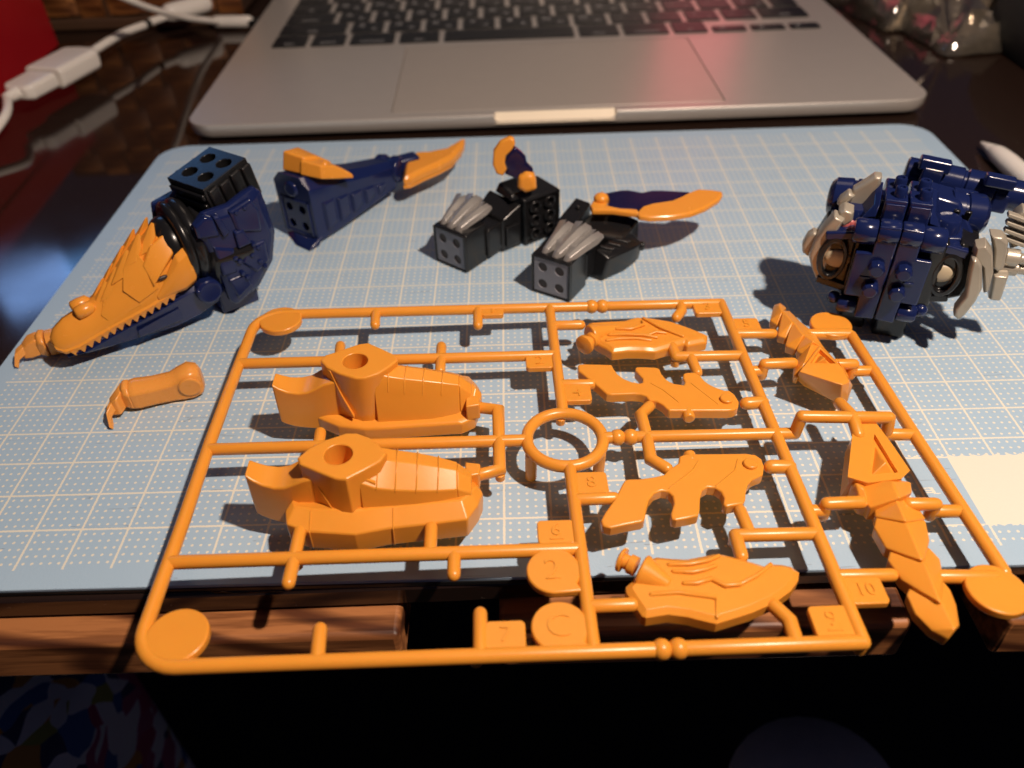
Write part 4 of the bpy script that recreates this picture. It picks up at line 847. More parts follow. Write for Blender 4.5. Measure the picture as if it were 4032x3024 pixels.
# ---------------------------------------------------------------- robot torso
rb = thing('robot_torso', 'dark navy robot torso with four front pegs and tan grey claws', 'toy robot', (232.0, 72.0, 0.0), (0.0, 0.0, -0.34208))
CX = -4.2
core = obj('core', MB().box((CX + 1.5, 2, 20), (21, 16, 22)), BLACK, rb, bevel=1.0)
obj('stand_foot', MB().box((CX + 5.5, 5.0, 5.0), (8, 16, 10), taper=(.9, 1)), BLACK, rb, bevel=0.8)
obj('stand_foot', MB().box((CX - 4.0, 6.0, 5.0), (7, 14, 10), taper=(.9, 1)), BLACK, rb, bevel=0.8)
for sx in (-1, 1):
    # cross-shaped front plate, one half each side of the seam
    pl = [(0.12, 9.0), (4.7, 8.6), (4.9, 14.9), (8.6, 14.8), (8.6, 27.2), (5.0, 27.4), (4.9, 34.8), (0.12, 35.0)]
    m = MB().prism([(CX + sx * x, z) for x, z in pl], 0, 2.6)
    m.v = [(x, -6.6 - z, y) for x, y, z in m.v]
    fpq = obj('front_plate', m, NAVY, rb, bevel=0.35)
    for z in (18.0, 24.0): obj('peg', MB().lathe((CX + sx * 3.1, -9.0, z), (0, -1, 0), [(0, 2.1), (1.9, 2.05), (2.5, 1.55)], 8), NAVY, fpq, bevel=0.15)
    obj('slot', MB().box((CX + sx * 5.0, -9.3, 20.8), (2.4, .5, .5)), NAVY, fpq, bevel=0.1)
    # hip and shoulder rollers
    obj('roller', MB().lathe((CX + sx * .15, -6.8, 32.6), (sx, 0, 0), [(0, 2.7), (.3, 3.0), (4.4, 3.0), (4.7, 2.7)], 24), NAVY, rb, angle=45)
    obj('roller', MB().lathe((CX + sx * 5.0, -6.4, 31.8), (sx, 0, 0), [(0, 2.8), (.3, 3.1), (4.8, 3.1), (5.2, 2.7)], 24), NAVY, rb, angle=45)
    obj('lower_roller', MB().lathe((CX + sx * 5.0, -7.0, 11.0), (sx, 0, 0), [(0, 2.0), (.3, 2.3), (4.0, 2.3), (4.4, 1.9)], 20), NAVY, rb, angle=45)
    obj('lower_knob', MB().ball((CX + sx * 10.4, -6.0, 11.8), 1.7), NAVY, rb)
    hs = obj('side_housing', MB().loft([[(CX + sx * 8.4, -5.0, 13.6), (CX + sx * 15.6, -4.2, 15.6), (CX + sx * 16.6, 6.5, 15.6), (CX + sx * 8.4, 7.0, 12.6)], [(CX + sx * 8.4, -5.0, 22.5), (CX + sx * 17.4, -4.0, 22.5), (CX + sx * 18.2, 7.0, 22.5), (CX + sx * 8.4, 7.0, 22.5)], [(CX + sx * 8.4, -4.6, 30.6), (CX + sx * 15.4, -3.6, 29.2), (CX + sx * 16.2, 6.5, 29.6), (CX + sx * 8.4, 7.0, 31.6)]]), BLACK, rb, bevel=0.8)
    # black ring frame with a pale core on each side
    ring = MB().loft([[(CX + sx * (13.2 + 3.6 * math.cos(t)), y, 22.5 + 6.4 * math.sin(t)) for t in (2 * PI * i / 20 for i in range(20))] for y in (-2, -5.9)] + [[(CX + sx * (13.0 + 2.3 * math.cos(t)), y, 22.5 + 4.6 * math.sin(t)) for t in (2 * PI * i / 20 for i in range(20))] for y in (-6.1, -4.7)], True, True)
    obj('side_ring', ring, BLACK, rb, bevel=0.4, angle=40)
    obj('pale_core', MB().ball((CX + sx * 12.0, -4.8, 22.4), 1.0, 20, 12, (3.2, 1.1, 2.5)), CREAM, rb, angle=60)
    obj('ring_bracket', MB().box((CX + sx * 11.4, -3.4, 29.4), (9.5, 5, 2.2), (0, sx * .18, 0)), NAVY, rb, bevel=0.4); obj('ring_bracket', MB().box((CX + sx * 11.2, -3.2, 15.2), (9, 5, 2.2), (0, -sx * .2, 0)), BLACK, rb, bevel=0.4)
    # chest block halves with two top pegs each
    cb_ = obj('chest_block', MB().box((CX + .4 + sx * 2.75, -.6, 35.6), (5.3, 7.4, 7.4), taper=(.96, .9)), NAVY, rb, bevel=0.35)
    obj('chest_face', MB().box((CX + .4 + sx * 2.75, -4.2, 36.4), (4.4, .8, 4.2)), NAVY, cb_, bevel=0.2)
    for k, y in enumerate((-1.2, 4.0)): 
        pg = obj('top_peg', MB().lathe((CX + 1.0 + sx * 2.7, y, 38.8), (0, 0, 1), [(0, 1.45), (2.6, 1.4), (2.9, 1.2), (2.9, .7), (2.5, .6)], 18), NAVY, cb_, angle=40)
    obj('chest_back', MB().box((CX + .6 + sx * 2.8, 6.0, 36.2), (5.2, 6.6, 6.0), taper=(.9, .8)), NAVY, rb, bevel=0.5)
    obj('chest_wing', MB().loft([[(CX + sx * 6.0, -4.4, 34.6), (CX + sx * 9.0, -3.0, 33.2), (CX + sx * 9.6, 4.0, 33.0), (CX + sx * 5.8, 4.0, 34.0)], [(CX + sx * 5.6, -3.0, 37.4), (CX + sx * 6.8, -2.0, 36.6), (CX + sx * 7.0, 4.4, 39.4), (CX + sx * 5.4, 4.4, 40.0)]]), NAVY, rb, bevel=0.3)
    obj('round_knob', MB().lathe((CX + .4 + sx * 10.6, 1.4, 29.0), (0, 0, 1), [(0, 3.1), (4.8, 3.0), (5.3, 2.6)], 26), NAVY, rb, angle=40)
    sd = obj('shoulder', MB().loft([[(CX + sx * 8.0, -3.5, 27), (CX + sx * 16.4, -2.4, 25.4), (CX + sx * 16.8, 6, 25.4), (CX + sx * 8.0, 6, 27)], [(CX + sx * 8.0, -3.0, 30.6), (CX + sx * 14.6, -1.8, 30.8), (CX + sx * 15.0, 5.4, 31.4), (CX + sx * 8.0, 5.4, 30.6)]]), NAVY, rb, bevel=0.6)
    obj('shoulder_edge', MB().box((CX + sx * 15.2, -1.0, 27.4), (1.2, 6.4, 1.0), (0, sx * .5, 0)), NAVY, sd, bevel=0.3)
    # barrel drum behind the shoulder with dark slots
    dr = obj('drum', MB().lathe((CX + 2 + sx * 9.0, 10.0, 31.4), (sx, .1, -.05), [(0, 4.6), (.5, 5.4), (3.2, 5.4), (3.5, 4.9), (4.0, 4.9), (4.3, 5.4), (8.2, 5.2), (9.4, 4.0), (9.8, 2.4)], 26), NAVY, rb, angle=40)
    for k in range(2): obj('drum_slot', MB().box((CX + 2 + sx * (10.6 + k * 2.6), 4.75, 33.0), (1.5, .8, 4.2), (.35, 0, 0)), BLACK, dr, bevel=0.2)
obj('back_body', MB().box((CX + 3.0, 10.5, 25.0), (28, 9, 17), taper=(.9, .9)), NAVY, rb, bevel=1.0)
obj('side_block', MB().loft([[(10.0, -5.0, 14.6), (14.4, -4.6, 16.4), (15.4, 7.0, 16.4), (10.0, 7.0, 14.6)], [(10.0, -5.0, 23.0), (15.6, -4.4, 22.6), (16.6, 7.0, 22.6), (10.0, 7.0, 23.0)], [(10.0, -4.4, 31.0), (14.6, -4.0, 28.6), (15.4, 7.0, 29.0), (10.0, 7.0, 31.0)]]), BLACK, rb, bevel=0.8)
obj('neck_block', MB().loft([[(CX + 3, 3, 30), (14, 3, 29), (14, 15, 29), (CX + 3, 15, 30)], [(CX + 5, 6, 37.5), (9, 6, 36), (9, 14, 36), (CX + 5, 14, 37.5)]]), NAVY, rb, bevel=0.8)
# long barrel lying across the back
gun = obj('back_barrel', MB().lathe((-3.17, 22.7, 35.0), Vector((24.65, 19.67, 33.0)) - Vector((-3.17, 22.7, 35.0)), [(0, 3.2), (.4, 3.8), (4.4, 3.8), (4.8, 3.2), (6.0, 3.2), (6.4, 4.0), (13.5, 4.0), (13.9, 3.5), (14.4, 3.5), (14.8, 4.1), (21.5, 4.1), (22.0, 3.3), (24, 3.3), (24.4, 3.9), (29.5, 3.9), (30.0, 3.2)], 24), NAVY, rb, angle=40)
for i, (x, y) in enumerate(((1330, 190), (1200, 260), (1420, 250), (1840, 310), (1700, 330), (1560, 430), (1890, 350))):
    pass
for c_, s_ in (((2.71, 18.47, 39.5), (7.5, 3.4, 3.0)), ((2.52, 18.46, 37.0), (5, 4, 4)), ((17.88, 16.21, 38.0), (7, 3.2, 2.8)), ((10.59, 12.35, 35.0), (6, 3, 2.6)), ((19.78, 18.11, 32.0), (4, 4, 5))):
    obj('barrel_lug', MB().box(c_, s_, (0, 0.1, 0)), NAVY, gun, bevel=0.5)
# claws: tapering tan grey plates at each side
def plate(pts, y, t, parent=rb, mat=TANSILVER, name='side_claw', slope=0.0, ins=0.45):
    m = MB().prism(pts, -t / 2, t / 2, inset=ins, h=t * .25)
    m.v = [(x, y - z + slope * (yy - 25), yy) for x, yy, z in m.v]
    return obj(name, m, mat, parent, bevel=0.3)
p1 = plate([(-19.39, 33.81), (-16.72, 32.79), (-18.13, 28.2), (-17.9, 22.98), (-17.99, 19.1), (-17.31, 15.26), (-17.55, 13.4), (-19.65, 14.83), (-21.7, 18.44), (-23.03, 21.72), (-22.64, 25.97), (-21.07, 30.3)], -3, 4.0)
plate([(-25.08, 23.3), (-24.36, 26.09), (-23.05, 27.42), (-21.68, 26.9), (-22.21, 23.4), (-22.75, 19.81), (-24.63, 21.05)], -1, 3.0)
plate([(-18.57, 33.96), (-17.3, 35.04), (-15.05, 34.49), (-14.77, 32.03), (-16.43, 29.95), (-18.17, 31.5)], -1, 4.5)
plate([(-16.16, 37.47), (-13.71, 39.89), (-12.09, 41.76), (-10.44, 41.7), (-10.22, 39.68), (-11.75, 35.62), (-13.3, 33.25), (-14.84, 31.93), (-16.75, 33.46)], 4, 3.2)
plate([(-19.09, 33.63), (-18.66, 35.13), (-16.97, 37.14), (-15.25, 36.32), (-16.98, 33.22), (-18.48, 33.0)], 3, 3.0)
p2 = plate([(12.24, 29.47), (13.24, 29.82), (14.94, 27.99), (16.83, 22.15), (16.63, 18.35), (15.6, 14.28), (14.68, 12.51), (13.23, 13.4), (12.83, 15.67), (13.9, 19.71), (12.73, 26.16)], -8, 3.0)
plate([(12.42, 32.04), (14.3, 33.05), (16.36, 30.95), (18.17, 25.92), (18.84, 20.88), (18.0, 19.97), (15.47, 26.88), (12.74, 29.27)], -6, 4.0)
plate([(15.37, 33.41), (18.11, 33.51), (19.72, 32.03), (21.1, 25.48), (20.23, 23.85), (18.43, 25.0), (17.11, 29.83)], -2, 4.0)
plate([(19.15, 23.66), (22.62, 23.92), (23.27, 16.48), (20.55, 16.33)], -2, 5.0)
plate([(19.64, 33.81), (20.06, 36.63), (21.33, 38.52), (23.72, 37.18), (24.82, 32.53), (24.03, 29.21), (21.98, 27.79)], 3, 4.0)
for k in range(4): obj('claw_slat', MB().box((21.3 + .3 * k, 0.8, 36.5 - k * 2.0), (6.4, 2.0, .9), (0, .25, 0)), TANSILVER, rb, bevel=0.2)
obj('claw_joint', MB().lathe((24.0, 0, 26.5), (1, 0, 0), [(-3, 2.2), (0, 2.2), (.3, 1.4), (3, 1.4), (3.3, 2.4), (7, 2.4)], 18), TANSILVER, rb, bevel=0.2)
obj('claw_joint', MB().lathe((24.7, 0, 23.7), (1, 0, 0), [(-4, 1.8), (0, 1.8), (.3, 1.2), (3, 1.2), (3.3, 2.0), (6, 2.0)], 18), TANSILVER, rb, bevel=0.2)
for c_, r_ in (((-16.22, -2.0, 30.52), 1.2), ((-15.02, -1.0, 30.54), 1.4)): obj('red_joint', MB().ball(c_, r_), plastic('dull_red_plastic', (0.42, 0.10, 0.10), 0.4), rb)

# ---------------------------------------------------------------- two loose forearms
def forearm(name, label, sh, wr, hand, tip, w, parent_group, channel=False):
    t = thing(name, label, 'toy arm', (sh[0], sh[1], 0), (0, 0, math.atan2(wr[1] - sh[1], wr[0] - sh[0])), parent_group)
    L = math.hypot(wr[0] - sh[0], wr[1] - sh[1])
    a = t.rotation_euler[2]
    def loc(p): 
        d = Vector((p[0] - sh[0], p[1] - sh[1])); c, s = math.cos(-a), math.sin(-a)
        return (d.x * c - d.y * s, d.x * s + d.y * c, p[2])
    def sec(x, hw, z0, z1, k=.55): return [(x, -hw, z0 + .8), (x, -hw, z1 - 1.6), (x, -hw * k, z1 - .3), (x, 0, z1), (x, hw * k, z1 - .3), (x, hw, z1 - 1.6), (x, hw, z0 + .8), (x, hw * .7, z0), (x, -hw * .7, z0)]
    if not channel:
        b = obj('arm', MB().loft([sec(-3.8, 1.6, 2.0, 6.6, .7), sec(-3.0, 2.8, .7, 8.0, .7), sec(-1.0, 3.4, 0.3, 8.6, .7), sec(1.6, 3.3, 0.25, 8.0), sec(3.4, 3.0, .3, 7.2), sec(8, 3.1, .5, 7.0), sec(L - 1, 3.5, .6, 7.3), sec(L + .6, 3.3, .8, 7.0)]), PEACH, t, bevel=0.4, seg=3, angle=55, lim=45)
        obj('end_disc', MB().cyl((-.8, 3.2, 4.6), (-.8, 3.75, 4.6), 2.9, 2.6, n=26), PEACH, b, bevel=0.3)
    else:
        b = obj('arm', MB().loft([sec(-4, 2.4, .6, 6.6), sec(0, 2.9, .4, 7.2), sec(L, 2.8, .6, 7.0)]), PEACH, t, bevel=0.4)
        cut(b, MB().box((L * .45, 0, 8.6), (L * .75, 3.4, 6.0))); cut(b, MB().box((L * .45, 3, 4.0), (L * .7, 3.0, 3.0)))
    h = loc(hand); f_ = loc(tip)
    obj('cuff', MB().loft([sec(L + .4, 3.4, .7, 7.2), sec(L + 1.6, 2.9, 1.0, 7.6), sec(L + 2.6, 2.3, 1.2, 6.6)]), PEACH, t, bevel=0.35)
    hd = obj('hand', MB().loft([[(L + 2.2, -2.2, 1.6), (L + 2.2, 2.2, 1.6), (L + 2.2, 2.0, 6.4), (L + 2.2, -2.0, 6.8)], [(h[0], h[1] - 2.6, 1.4), (h[0], h[1] + 2.2, 1.4), (h[0], h[1] + 1.8, 5.8), (h[0], h[1] - 2.0, 6.4)], [(h[0] + 2.4, h[1] - 1.8, 1.6), (h[0] + 2.2, h[1] + 1.8, 1.4), (h[0] + 1.8, h[1] + 1.4, 4.4), (h[0] + 2.0, h[1] - 1.2, 4.8)]]), PEACH, t, bevel=0.35)
    for k in (-1, 0, 1):
        obj('finger', MB().loft([[(h[0] + .6, h[1] + k * .95 - .55, 3.0), (h[0] + .6, h[1] + k * .95 + .55, 3.0), (h[0] + 1.2, h[1] + k * .95 + .5, 5.0), (h[0] + 1.2, h[1] + k * .95 - .5, 5.0)], [((h[0] + f_[0]) / 2 + 1.2, (h[1] + f_[1]) / 2 + k * .9 - .5, 1.9), ((h[0] + f_[0]) / 2 + 1.2, (h[1] + f_[1]) / 2 + k * .9 + .5, 1.9), ((h[0] + f_[0]) / 2 + 1.6, (h[1] + f_[1]) / 2 + k * .9 + .5, 4.0), ((h[0] + f_[0]) / 2 + 1.6, (h[1] + f_[1]) / 2 + k * .9 - .5, 4.0)], [(f_[0], f_[1] + k * .6 - .4, .1), (f_[0], f_[1] + k * .6 + .4, .1), (f_[0] + .8, f_[1] + k * .6 + .4, 1.0), (f_[0] + .8, f_[1] + k * .6 - .4, 1.0)]]), PEACH, hd, bevel=0.2)
    return t
forearm('toy_forearm', 'small orange toy arm lying alone on the mat below the crocodile head', (50.6, 53.6), (38.4, 49.8), (35.8, 46.6, 3), (35.2, 41.6, 0), 3, 'loose orange toy arms')
forearm('toy_forearm', 'small orange toy arm with hollow channel half hidden behind the crocodile snout', (18.5, 76.0), (7.6, 72.0), (3.4, 70.2, 3), (0.6, 66.4, 0), 3, 'loose orange toy arms', True)

# ---------------------------------------------------------------- laptop
lp = thing('laptop', 'open grey aluminium laptop with black keys standing behind the cutting mat', 'laptop', (1.9, 211.2, 5.5), (0.0, 0.0, 0.01536))
LW, LD = 302.6, 212.0
base_o = roundrect(0, 0, LW, LD, 11, 8)
def inset_ring(d, z): return [(x, y, z) for x, y in offset(base_o, -d)]
bd = obj('base', MB().loft([inset_ring(3.0, -6.2), inset_ring(1.0, -5.2), inset_ring(0.15, -3.6), inset_ring(0.0, -1.2), inset_ring(0.05, -.35), inset_ring(0.4, 0.0)]), ALU, lp, angle=25)
tp0, tp1, tq0, tq1 = 83.6, 219.0, 6.2, 86.6
cut(bd, MB().prism(roundrect(tp0 - .45, tq0 - .45, tp1 + .45, tq1 + .45, 1.6, 4), -.9, 3), 25)
# finger scoop in the middle of the front edge
cut(bd, MB().loft([[(x, y, z) for x, z in roundrect(124.8, -2.9, 174.4, 4.0, 2.4, 5)] for y in (-6, 1.2)] + [[(x, 3.4, .35 if z < 0 else z) for x, z in roundrect(125.4, -.2, 173.8, 4.0, 1.6, 5)]]), 25)
obj('scoop_highlight', MB().loft([[(125.3, -.25, -3.7), (173.9, -.25, -3.7), (173.9, 1.15, -3.9), (125.3, 1.15, -3.9)], [(125.5, 2.9, .16), (173.7, 2.9, .16), (173.7, 3.3, -.1), (125.5, 3.3, -.1)]]), plastic('painted_scoop_highlight', (0.86, 0.74, 0.56), 0.5, vary=.02), lp, bevel=0.5)  # pale strip: the light caught by the scoop is put into its colour
obj('trackpad', MB().prism(roundrect(tp0, tq0, tp1, tq1, 1.4, 4), -.8, -.04, inset=.15), TRACK, lp)
for x, y in ((24, 14), (LW - 24, 14), (24, LD - 14), (LW - 24, LD - 14)): obj('foot', MB().cyl((x, y, -7.45), (x, y, -5.6), 6.0, 7.0, n=24), RUBBER, lp)
# keys, row by row from the front (widths in key units)
U = 19.05
K0 = (LW - 14.28 * U) / 2 + .2
ROWS = [
    [('caps', 1), ('option', 1), ('command', 1.28), ('eisu', 1.16), ('', 3.5), ('kana', 1.16), ('command', 1.28), ('fn', 1.0), ('<', 1), ('v', 1), ('>', 0.9)],
    [('shift', 1.9)] + [(c, 1) for c in 'ZXCVBNM,./_'] + [('shift', 1.38)],
    [('control', 1.45)] + [(c, 1) for c in 'ASDFGHJKL;:]'] + [('', .83)],
    [('tab', 1.2)] + [(c, 1) for c in 'QWERTYUIOP@['] + [('return', 1.08)],
    [(c, 1) for c in '1234567890-^'] + [('', 1), ('delete', 1.28)],
]
kmesh = {}; gmesh = {}
for r, row in enumerate(ROWS):
    x = K0; y0 = 92.2 + r * 18.7
    for txt, wd in row:
        w = wd * U - 2.6; h = 16.1
        hh = h / 2 - .5 if txt in '<>v' and r == 0 and txt else h
        k_ = (round(w, 2), hh)
        if k_ not in kmesh:
            me = mesh_of('key', MB().prism(roundrect(-w / 2, -hh / 2, w / 2, hh / 2, 1.3, 3), -.3, 0.75, inset=.25), 40); me.materials.append(KEY); kmesh[k_] = me
        o = bpy.data.objects.new('key', kmesh[k_]); COL.objects.link(o); o.parent = lp
        o.location = Vector((x + wd * U / 2, y0 + 8.6 - (h - hh) / 2, 0)) * S
        if txt:
            if txt not in gmesh:
                gmesh[txt] = text_mesh(txt, 5.2 if len(txt) == 1 else 3.0, 0.02); gmesh[txt].materials.append(LEGEND)
            g = bpy.data.objects.new('key_legend', gmesh[txt]); COL.objects.link(g); g.parent = o
            g.location = Vector((-3.2 if len(txt) == 1 else 0, 2.2 if len(txt) == 1 and hh > 9 else (-4.6 if hh > 9 else 0), 0.79)) * S
            if len(txt) == 1 and hh > 9:
                g = bpy.data.objects.new('key_legend', gmesh[txt]); COL.objects.link(g); g.parent = o
                g.location = Vector((3.6, -3.6, 0.79)) * S; g.scale = (.75, .75, 1)
        x += wd * U
# the lid, tilted back, with a dimly lit screen
def lid_pt(x, d, t): 
    a = math.radians(112); return (x, LD - 4 - d * math.cos(a) * -1 * -1, 0)
la_ = math.radians(20)
def lid(mb):
    mb.v = [(x, LD - 3 + y * math.sin(la_) - z * math.cos(la_), 2.0 + y * math.cos(la_) + z * math.sin(la_)) for x, y, z in mb.v]; return mb
obj('lid', lid(MB().prism(roundrect(0, 2, LW, 206, 9, 6), -4.2, 0.0)), ALU, lp, bevel=0.4)
def screen_mat():
    m, nt, b = newmat('lit_screen')
    N = nt.nodes; L = nt.links
    tc = N.new('ShaderNodeTexCoord'); sx = N.new('ShaderNodeSeparateXYZ'); L.new(tc.outputs['Object'], sx.inputs[0])
    px = nmath(nt, 'MULTIPLY', nmath(nt, 'GREATER_THAN', sx.outputs[0], 0.232), nmath(nt, 'LESS_THAN', sx.outputs[0], 0.285))
    mx = N.new('ShaderNodeMix'); mx.data_type = 'RGBA'
    mx.inputs[6].default_value = (0.25, 0.26, 0.28, 1); mx.inputs[7].default_value = (1.0, 0.18, 0.22, 1)
    L.new(px, mx.inputs[0])
    b.inputs['Base Color'].default_value = (0.01, 0.01, 0.01, 1); b.inputs['Roughness'].default_value = 0.15
    L.new(mx.outputs[2], b.inputs['Emission Color'])
    L.new(nmath(nt, 'ADD', nmath(nt, 'MULTIPLY', px, 0.9), 0.16), b.inputs['Emission Strength'])
    return m
obj('screen', lid(MB().box((LW / 2, 106, .3), (288, 180, .5))), screen_mat(), lp)

# ---------------------------------------------------------------- white adapter and cables
def world_tube(name, pts, r, mat, parent=None, n=12, rr=None): return obj(name, MB().tube(pts, r, n, rr=rr), mat, parent, angle=60)
def curve(P, n=10):
    """smooth path through points"""
    out = []
    for i in range(len(P) - 1):
        p0 = Vector(P[max(i - 1, 0)]); p1 = Vector(P[i]); p2 = Vector(P[i + 1]); p3 = Vector(P[min(i + 2, len(P) - 1)])
        for k in range(n):
            t = k / n
            out.append(tuple(0.5 * ((2 * p1) + (p2 - p0) * t + (2 * p0 - 5 * p1 + 4 * p2 - p3) * t * t + (3 * p1 - p0 - 3 * p2 + p3) * t ** 3)))
    out.append(tuple(P[-1])); return out
ad = thing('cable_adapter', 'white box-shaped cable adapter with plugged-in lead beside the red box', 'adapter', (0, 0, -2))
A0 = Vector((-73.93, 261.64, 9.0)); A1 = Vector((-66.48, 291.19, 9.0))
ax_ = (A1 - A0).normalized(); q_ = ax_.to_track_quat('Y', 'Z')
def Ad(mb):
    mb.v = [tuple(A0 + q_ @ Vector(p) + Vector((0, 0, 2))) for p in mb.v]; return mb
AL = (A1 - A0).length
obj('adapter_body', Ad(MB().loft([[(x, 0, z) for x, z in roundrect(-9.5, -4.2, 9.5, 4.8, 2.6, 4)], [(x, AL * .86, z) for x, z in roundrect(-9.5, -4.2, 9.5, 4.8, 2.6, 4)], [(x, AL + 1, z) for x, z in roundrect(-5.5, -3.0, 5.5, 3.6, 2.4, 4)]])), WHITE, ad, bevel=0.7, seg=3, angle=40)
obj('adapter_collar', Ad(MB().box((0, -.6, .3), (15.6, 1.6, 6.6))), plastic('pale_grey_plastic', (0.5, 0.46, 0.42), 0.4), ad, bevel=0.5)
obj('plug', Ad(MB().loft([[(x, -1, z) for x, z in roundrect(-7.6, -3.3, 7.6, 3.5, 2.0, 4)], [(x, -16, z) for x, z in roundrect(-7.4, -3.2, 7.4, 3.4, 2.0, 4)], [(x, -18.5, z) for x, z in roundrect(-5.0, -2.4, 5.0, 2.6, 1.6, 4)]])), WHITE, ad, bevel=0.6, seg=3, angle=40)
obj('strain_relief', Ad(MB().cyl((0, -17, .2), (0, -25, .2), 2.9, 2.1)), WHITE, ad, bevel=0.4)
tail_ = A0 + q_ @ Vector((0, -24, .2))
world_tube('lead', [(p[0], p[1], p[2] + 2) for p in curve([tuple(tail_), (-73.16, 221.04, 8.0), (-75.78, 197.9, 3.0), (-77.07, 174.75, 1.0)])], 1.8, WHITE, ad)
e0 = A0 + q_ @ Vector((0, AL, .3))
world_tube('lead', [(p[0], p[1], p[2] + 2) for p in curve([tuple(e0), (-60.32, 318.45, 10.0), (-55.01, 336.22, 9.0)])], 1.9, WHITE, ad)
world_tube('lead_band', [(-55.01, 336.22, 11.0), (-53.43, 341.49, 11.0)], 1.75, RUBBER, ad)
world_tube('lead', [(p[0], p[1], p[2] + 2) for p in curve([(-53.56, 341.22, 9.0), (-47.3, 352.73, 9.0), (-44.31, 364.07, 9.0)])], 1.9, WHITE, ad)
pa, pb = Vector((-46.56, 354.05, 10.0)), Vector((-32.89, 368.77, 10.0))
obj('lead_plug', MB().tube([tuple(pa + Vector((0, 0, 2))), tuple(pb + Vector((0, 0, 2)))], 4.6, 16), WHITE, ad, angle=50)

cb2 = thing('charging_cable', 'white charging cable plugged into the side of the laptop', 'cable', (0, 0, -2))
world_tube('lead', [(p[0], p[1], p[2] + 2) for p in curve([(-47.96, 277.96, 44.0), (-39.39, 289.38, 34.0), (-36.23, 308.15, 24.0), (-32.78, 336.6, 12.0), (-24.93, 360.6, 3.0)])], 1.6, WHITE, cb2)
u0, u1 = (-25.93, 363.32, 2.0), (-6.54, 362.14, 2.0)
obj('plug', MB().tube([(u0[0], u0[1], u0[2] + 2), (u1[0] - 2.2, u1[1], u1[2] + 2)], 3.1, 18), WHITE, cb2, angle=50)
obj('plug_tip', MB().box((u1[0] + 1.4, u1[1], u1[2] + 2), (6, 7.5, 2.4)), DKSTEEL, cb2, bevel=0.6)

# ---------------------------------------------------------------- red box
R0 = Vector((-106.66, 344.19, -2.0)); R1 = Vector((-101.82, 262.73, -2.0))
rdir = (R1 - R0).normalized(); rout = Vector((-rdir.y * -1, rdir.x * -1, 0)); rout = Vector((rdir.y, -rdir.x, 0))
if rout.x > 0: rout = -rout
rb0 = thing('red_box', 'glossy deep red cardboard box at the far left corner of the table', 'box', tuple(R0))
def redmat():
    m, nt, b = newmat('red_card'); N = nt.nodes; L = nt.links
    tc = N.new('ShaderNodeTexCoord'); nz = N.new('ShaderNodeTexNoise'); nz.inputs['Scale'].default_value = 30; nz.inputs['Detail'].default_value = 5
    L.new(tc.outputs['Object'], nz.inputs['Vector']); mx = N.new('ShaderNodeMix'); mx.data_type = 'RGBA'
    mx.inputs[6].default_value = (0.30, 0.004, 0.010, 1); mx.inputs[7].default_value = (0.40, 0.008, 0.016, 1)
    L.new(nz.outputs['Fac'], mx.inputs[0]); L.new(mx.outputs[2], b.inputs['Base Color']); b.inputs['Roughness'].default_value = 0.3
    return m
RED = redmat()
def rp(a, o, z): p = rdir * a + rout * o; return (p.x, p.y, z)
RH = 52
obj('box_body', MB().loft([[rp(0, 0, 0.1), rp(150, 0, 0.1), rp(150, 110, 0.1), rp(0, 110, 0.1)], [rp(0, 0, RH - 16), rp(150, 0, RH - 16), rp(150, 110, RH - 16), rp(0, 110, RH - 16)]]), RED, rb0, bevel=0.6)
obj('box_lid', MB().loft([[rp(-.8, -.8, RH - 15.5), rp(151, -.8, RH - 15.5), rp(151, 111, RH - 15.5), rp(-.8, 111, RH - 15.5)], [rp(-.8, -.8, RH), rp(151, -.8, RH), rp(151, 111, RH), rp(-.8, 111, RH)]]), RED, rb0, bevel=0.8)

# ---------------------------------------------------------------- woven basket
WICK = wood('orange_brown_wicker', (0.16, 0.055, 0.015), (0.46, 0.19, 0.055), 30, 0.45)
B0 = Vector((-122.08, 369.35, -2.0)); B1 = Vector((-65.22, 370.2, -2.0))
bk_ = thing('woven_basket', 'orange brown basket of woven wooden strips behind the white cables', 'basket', (B0.x, B0.y, -2), (0, 0, math.atan2(B1.y - B0.y, B1.x - B0.x)))
obj('basket_wall', MB().box((42, 4.5, 45), (124, 3, 86)), plastic('dark_brown_wicker', (0.05, 0.022, 0.010), 0.6), bk_)
obj('basket_rim', MB().box((42, 1.0, 3.2), (126, 6, 6.0)), plastic('dark_brown_wicker_rim', (0.07, 0.035, 0.018), 0.55), bk_, bevel=1.2)
obj('basket_wall', MB().box((-20, 60, 45), (3, 112, 86)), plastic('dark_brown_wicker_side', (0.05, 0.022, 0.010), 0.6), bk_)
obj('basket_wall', MB().box((103, 60, 45), (3, 112, 86)), bpy.data.materials['dark_brown_wicker_side'], bk_)
obj('basket_wall', MB().box((42, 116, 45), (124, 3, 86)), bpy.data.materials['dark_brown_wicker_side'], bk_)
hs_ = mesh_of('strip', MB().loft([[(-11.5, 1.6, z), (-6, -.9, z), (6, -.9, z), (11.5, 1.6, z)] for z in (-5.6, 5.6)]), 40); hs_.materials.append(WICK)
vs_ = mesh_of('upright_strip', MB().loft([[(x, 1.6, -9.5), (x, -.9, -5), (x, -.9, 5), (x, 1.6, 9.5)] for x in (-6.4, 6.4)]), 40); vs_.materials.append(WICK)
for r in range(6):
    for c in range(7):
        odd = (r + c) % 2
        o = bpy.data.objects.new('strip' if odd else 'upright_strip', hs_ if odd else vs_); COL.objects.link(o); o.parent = bk_
        o.location = Vector((-12 + c * 19, 1.6 + random.uniform(-.3, .3), 13 + r * 13)) * S
        o.rotation_euler = (0, random.uniform(-.05, .05), random.uniform(-.03, .03))

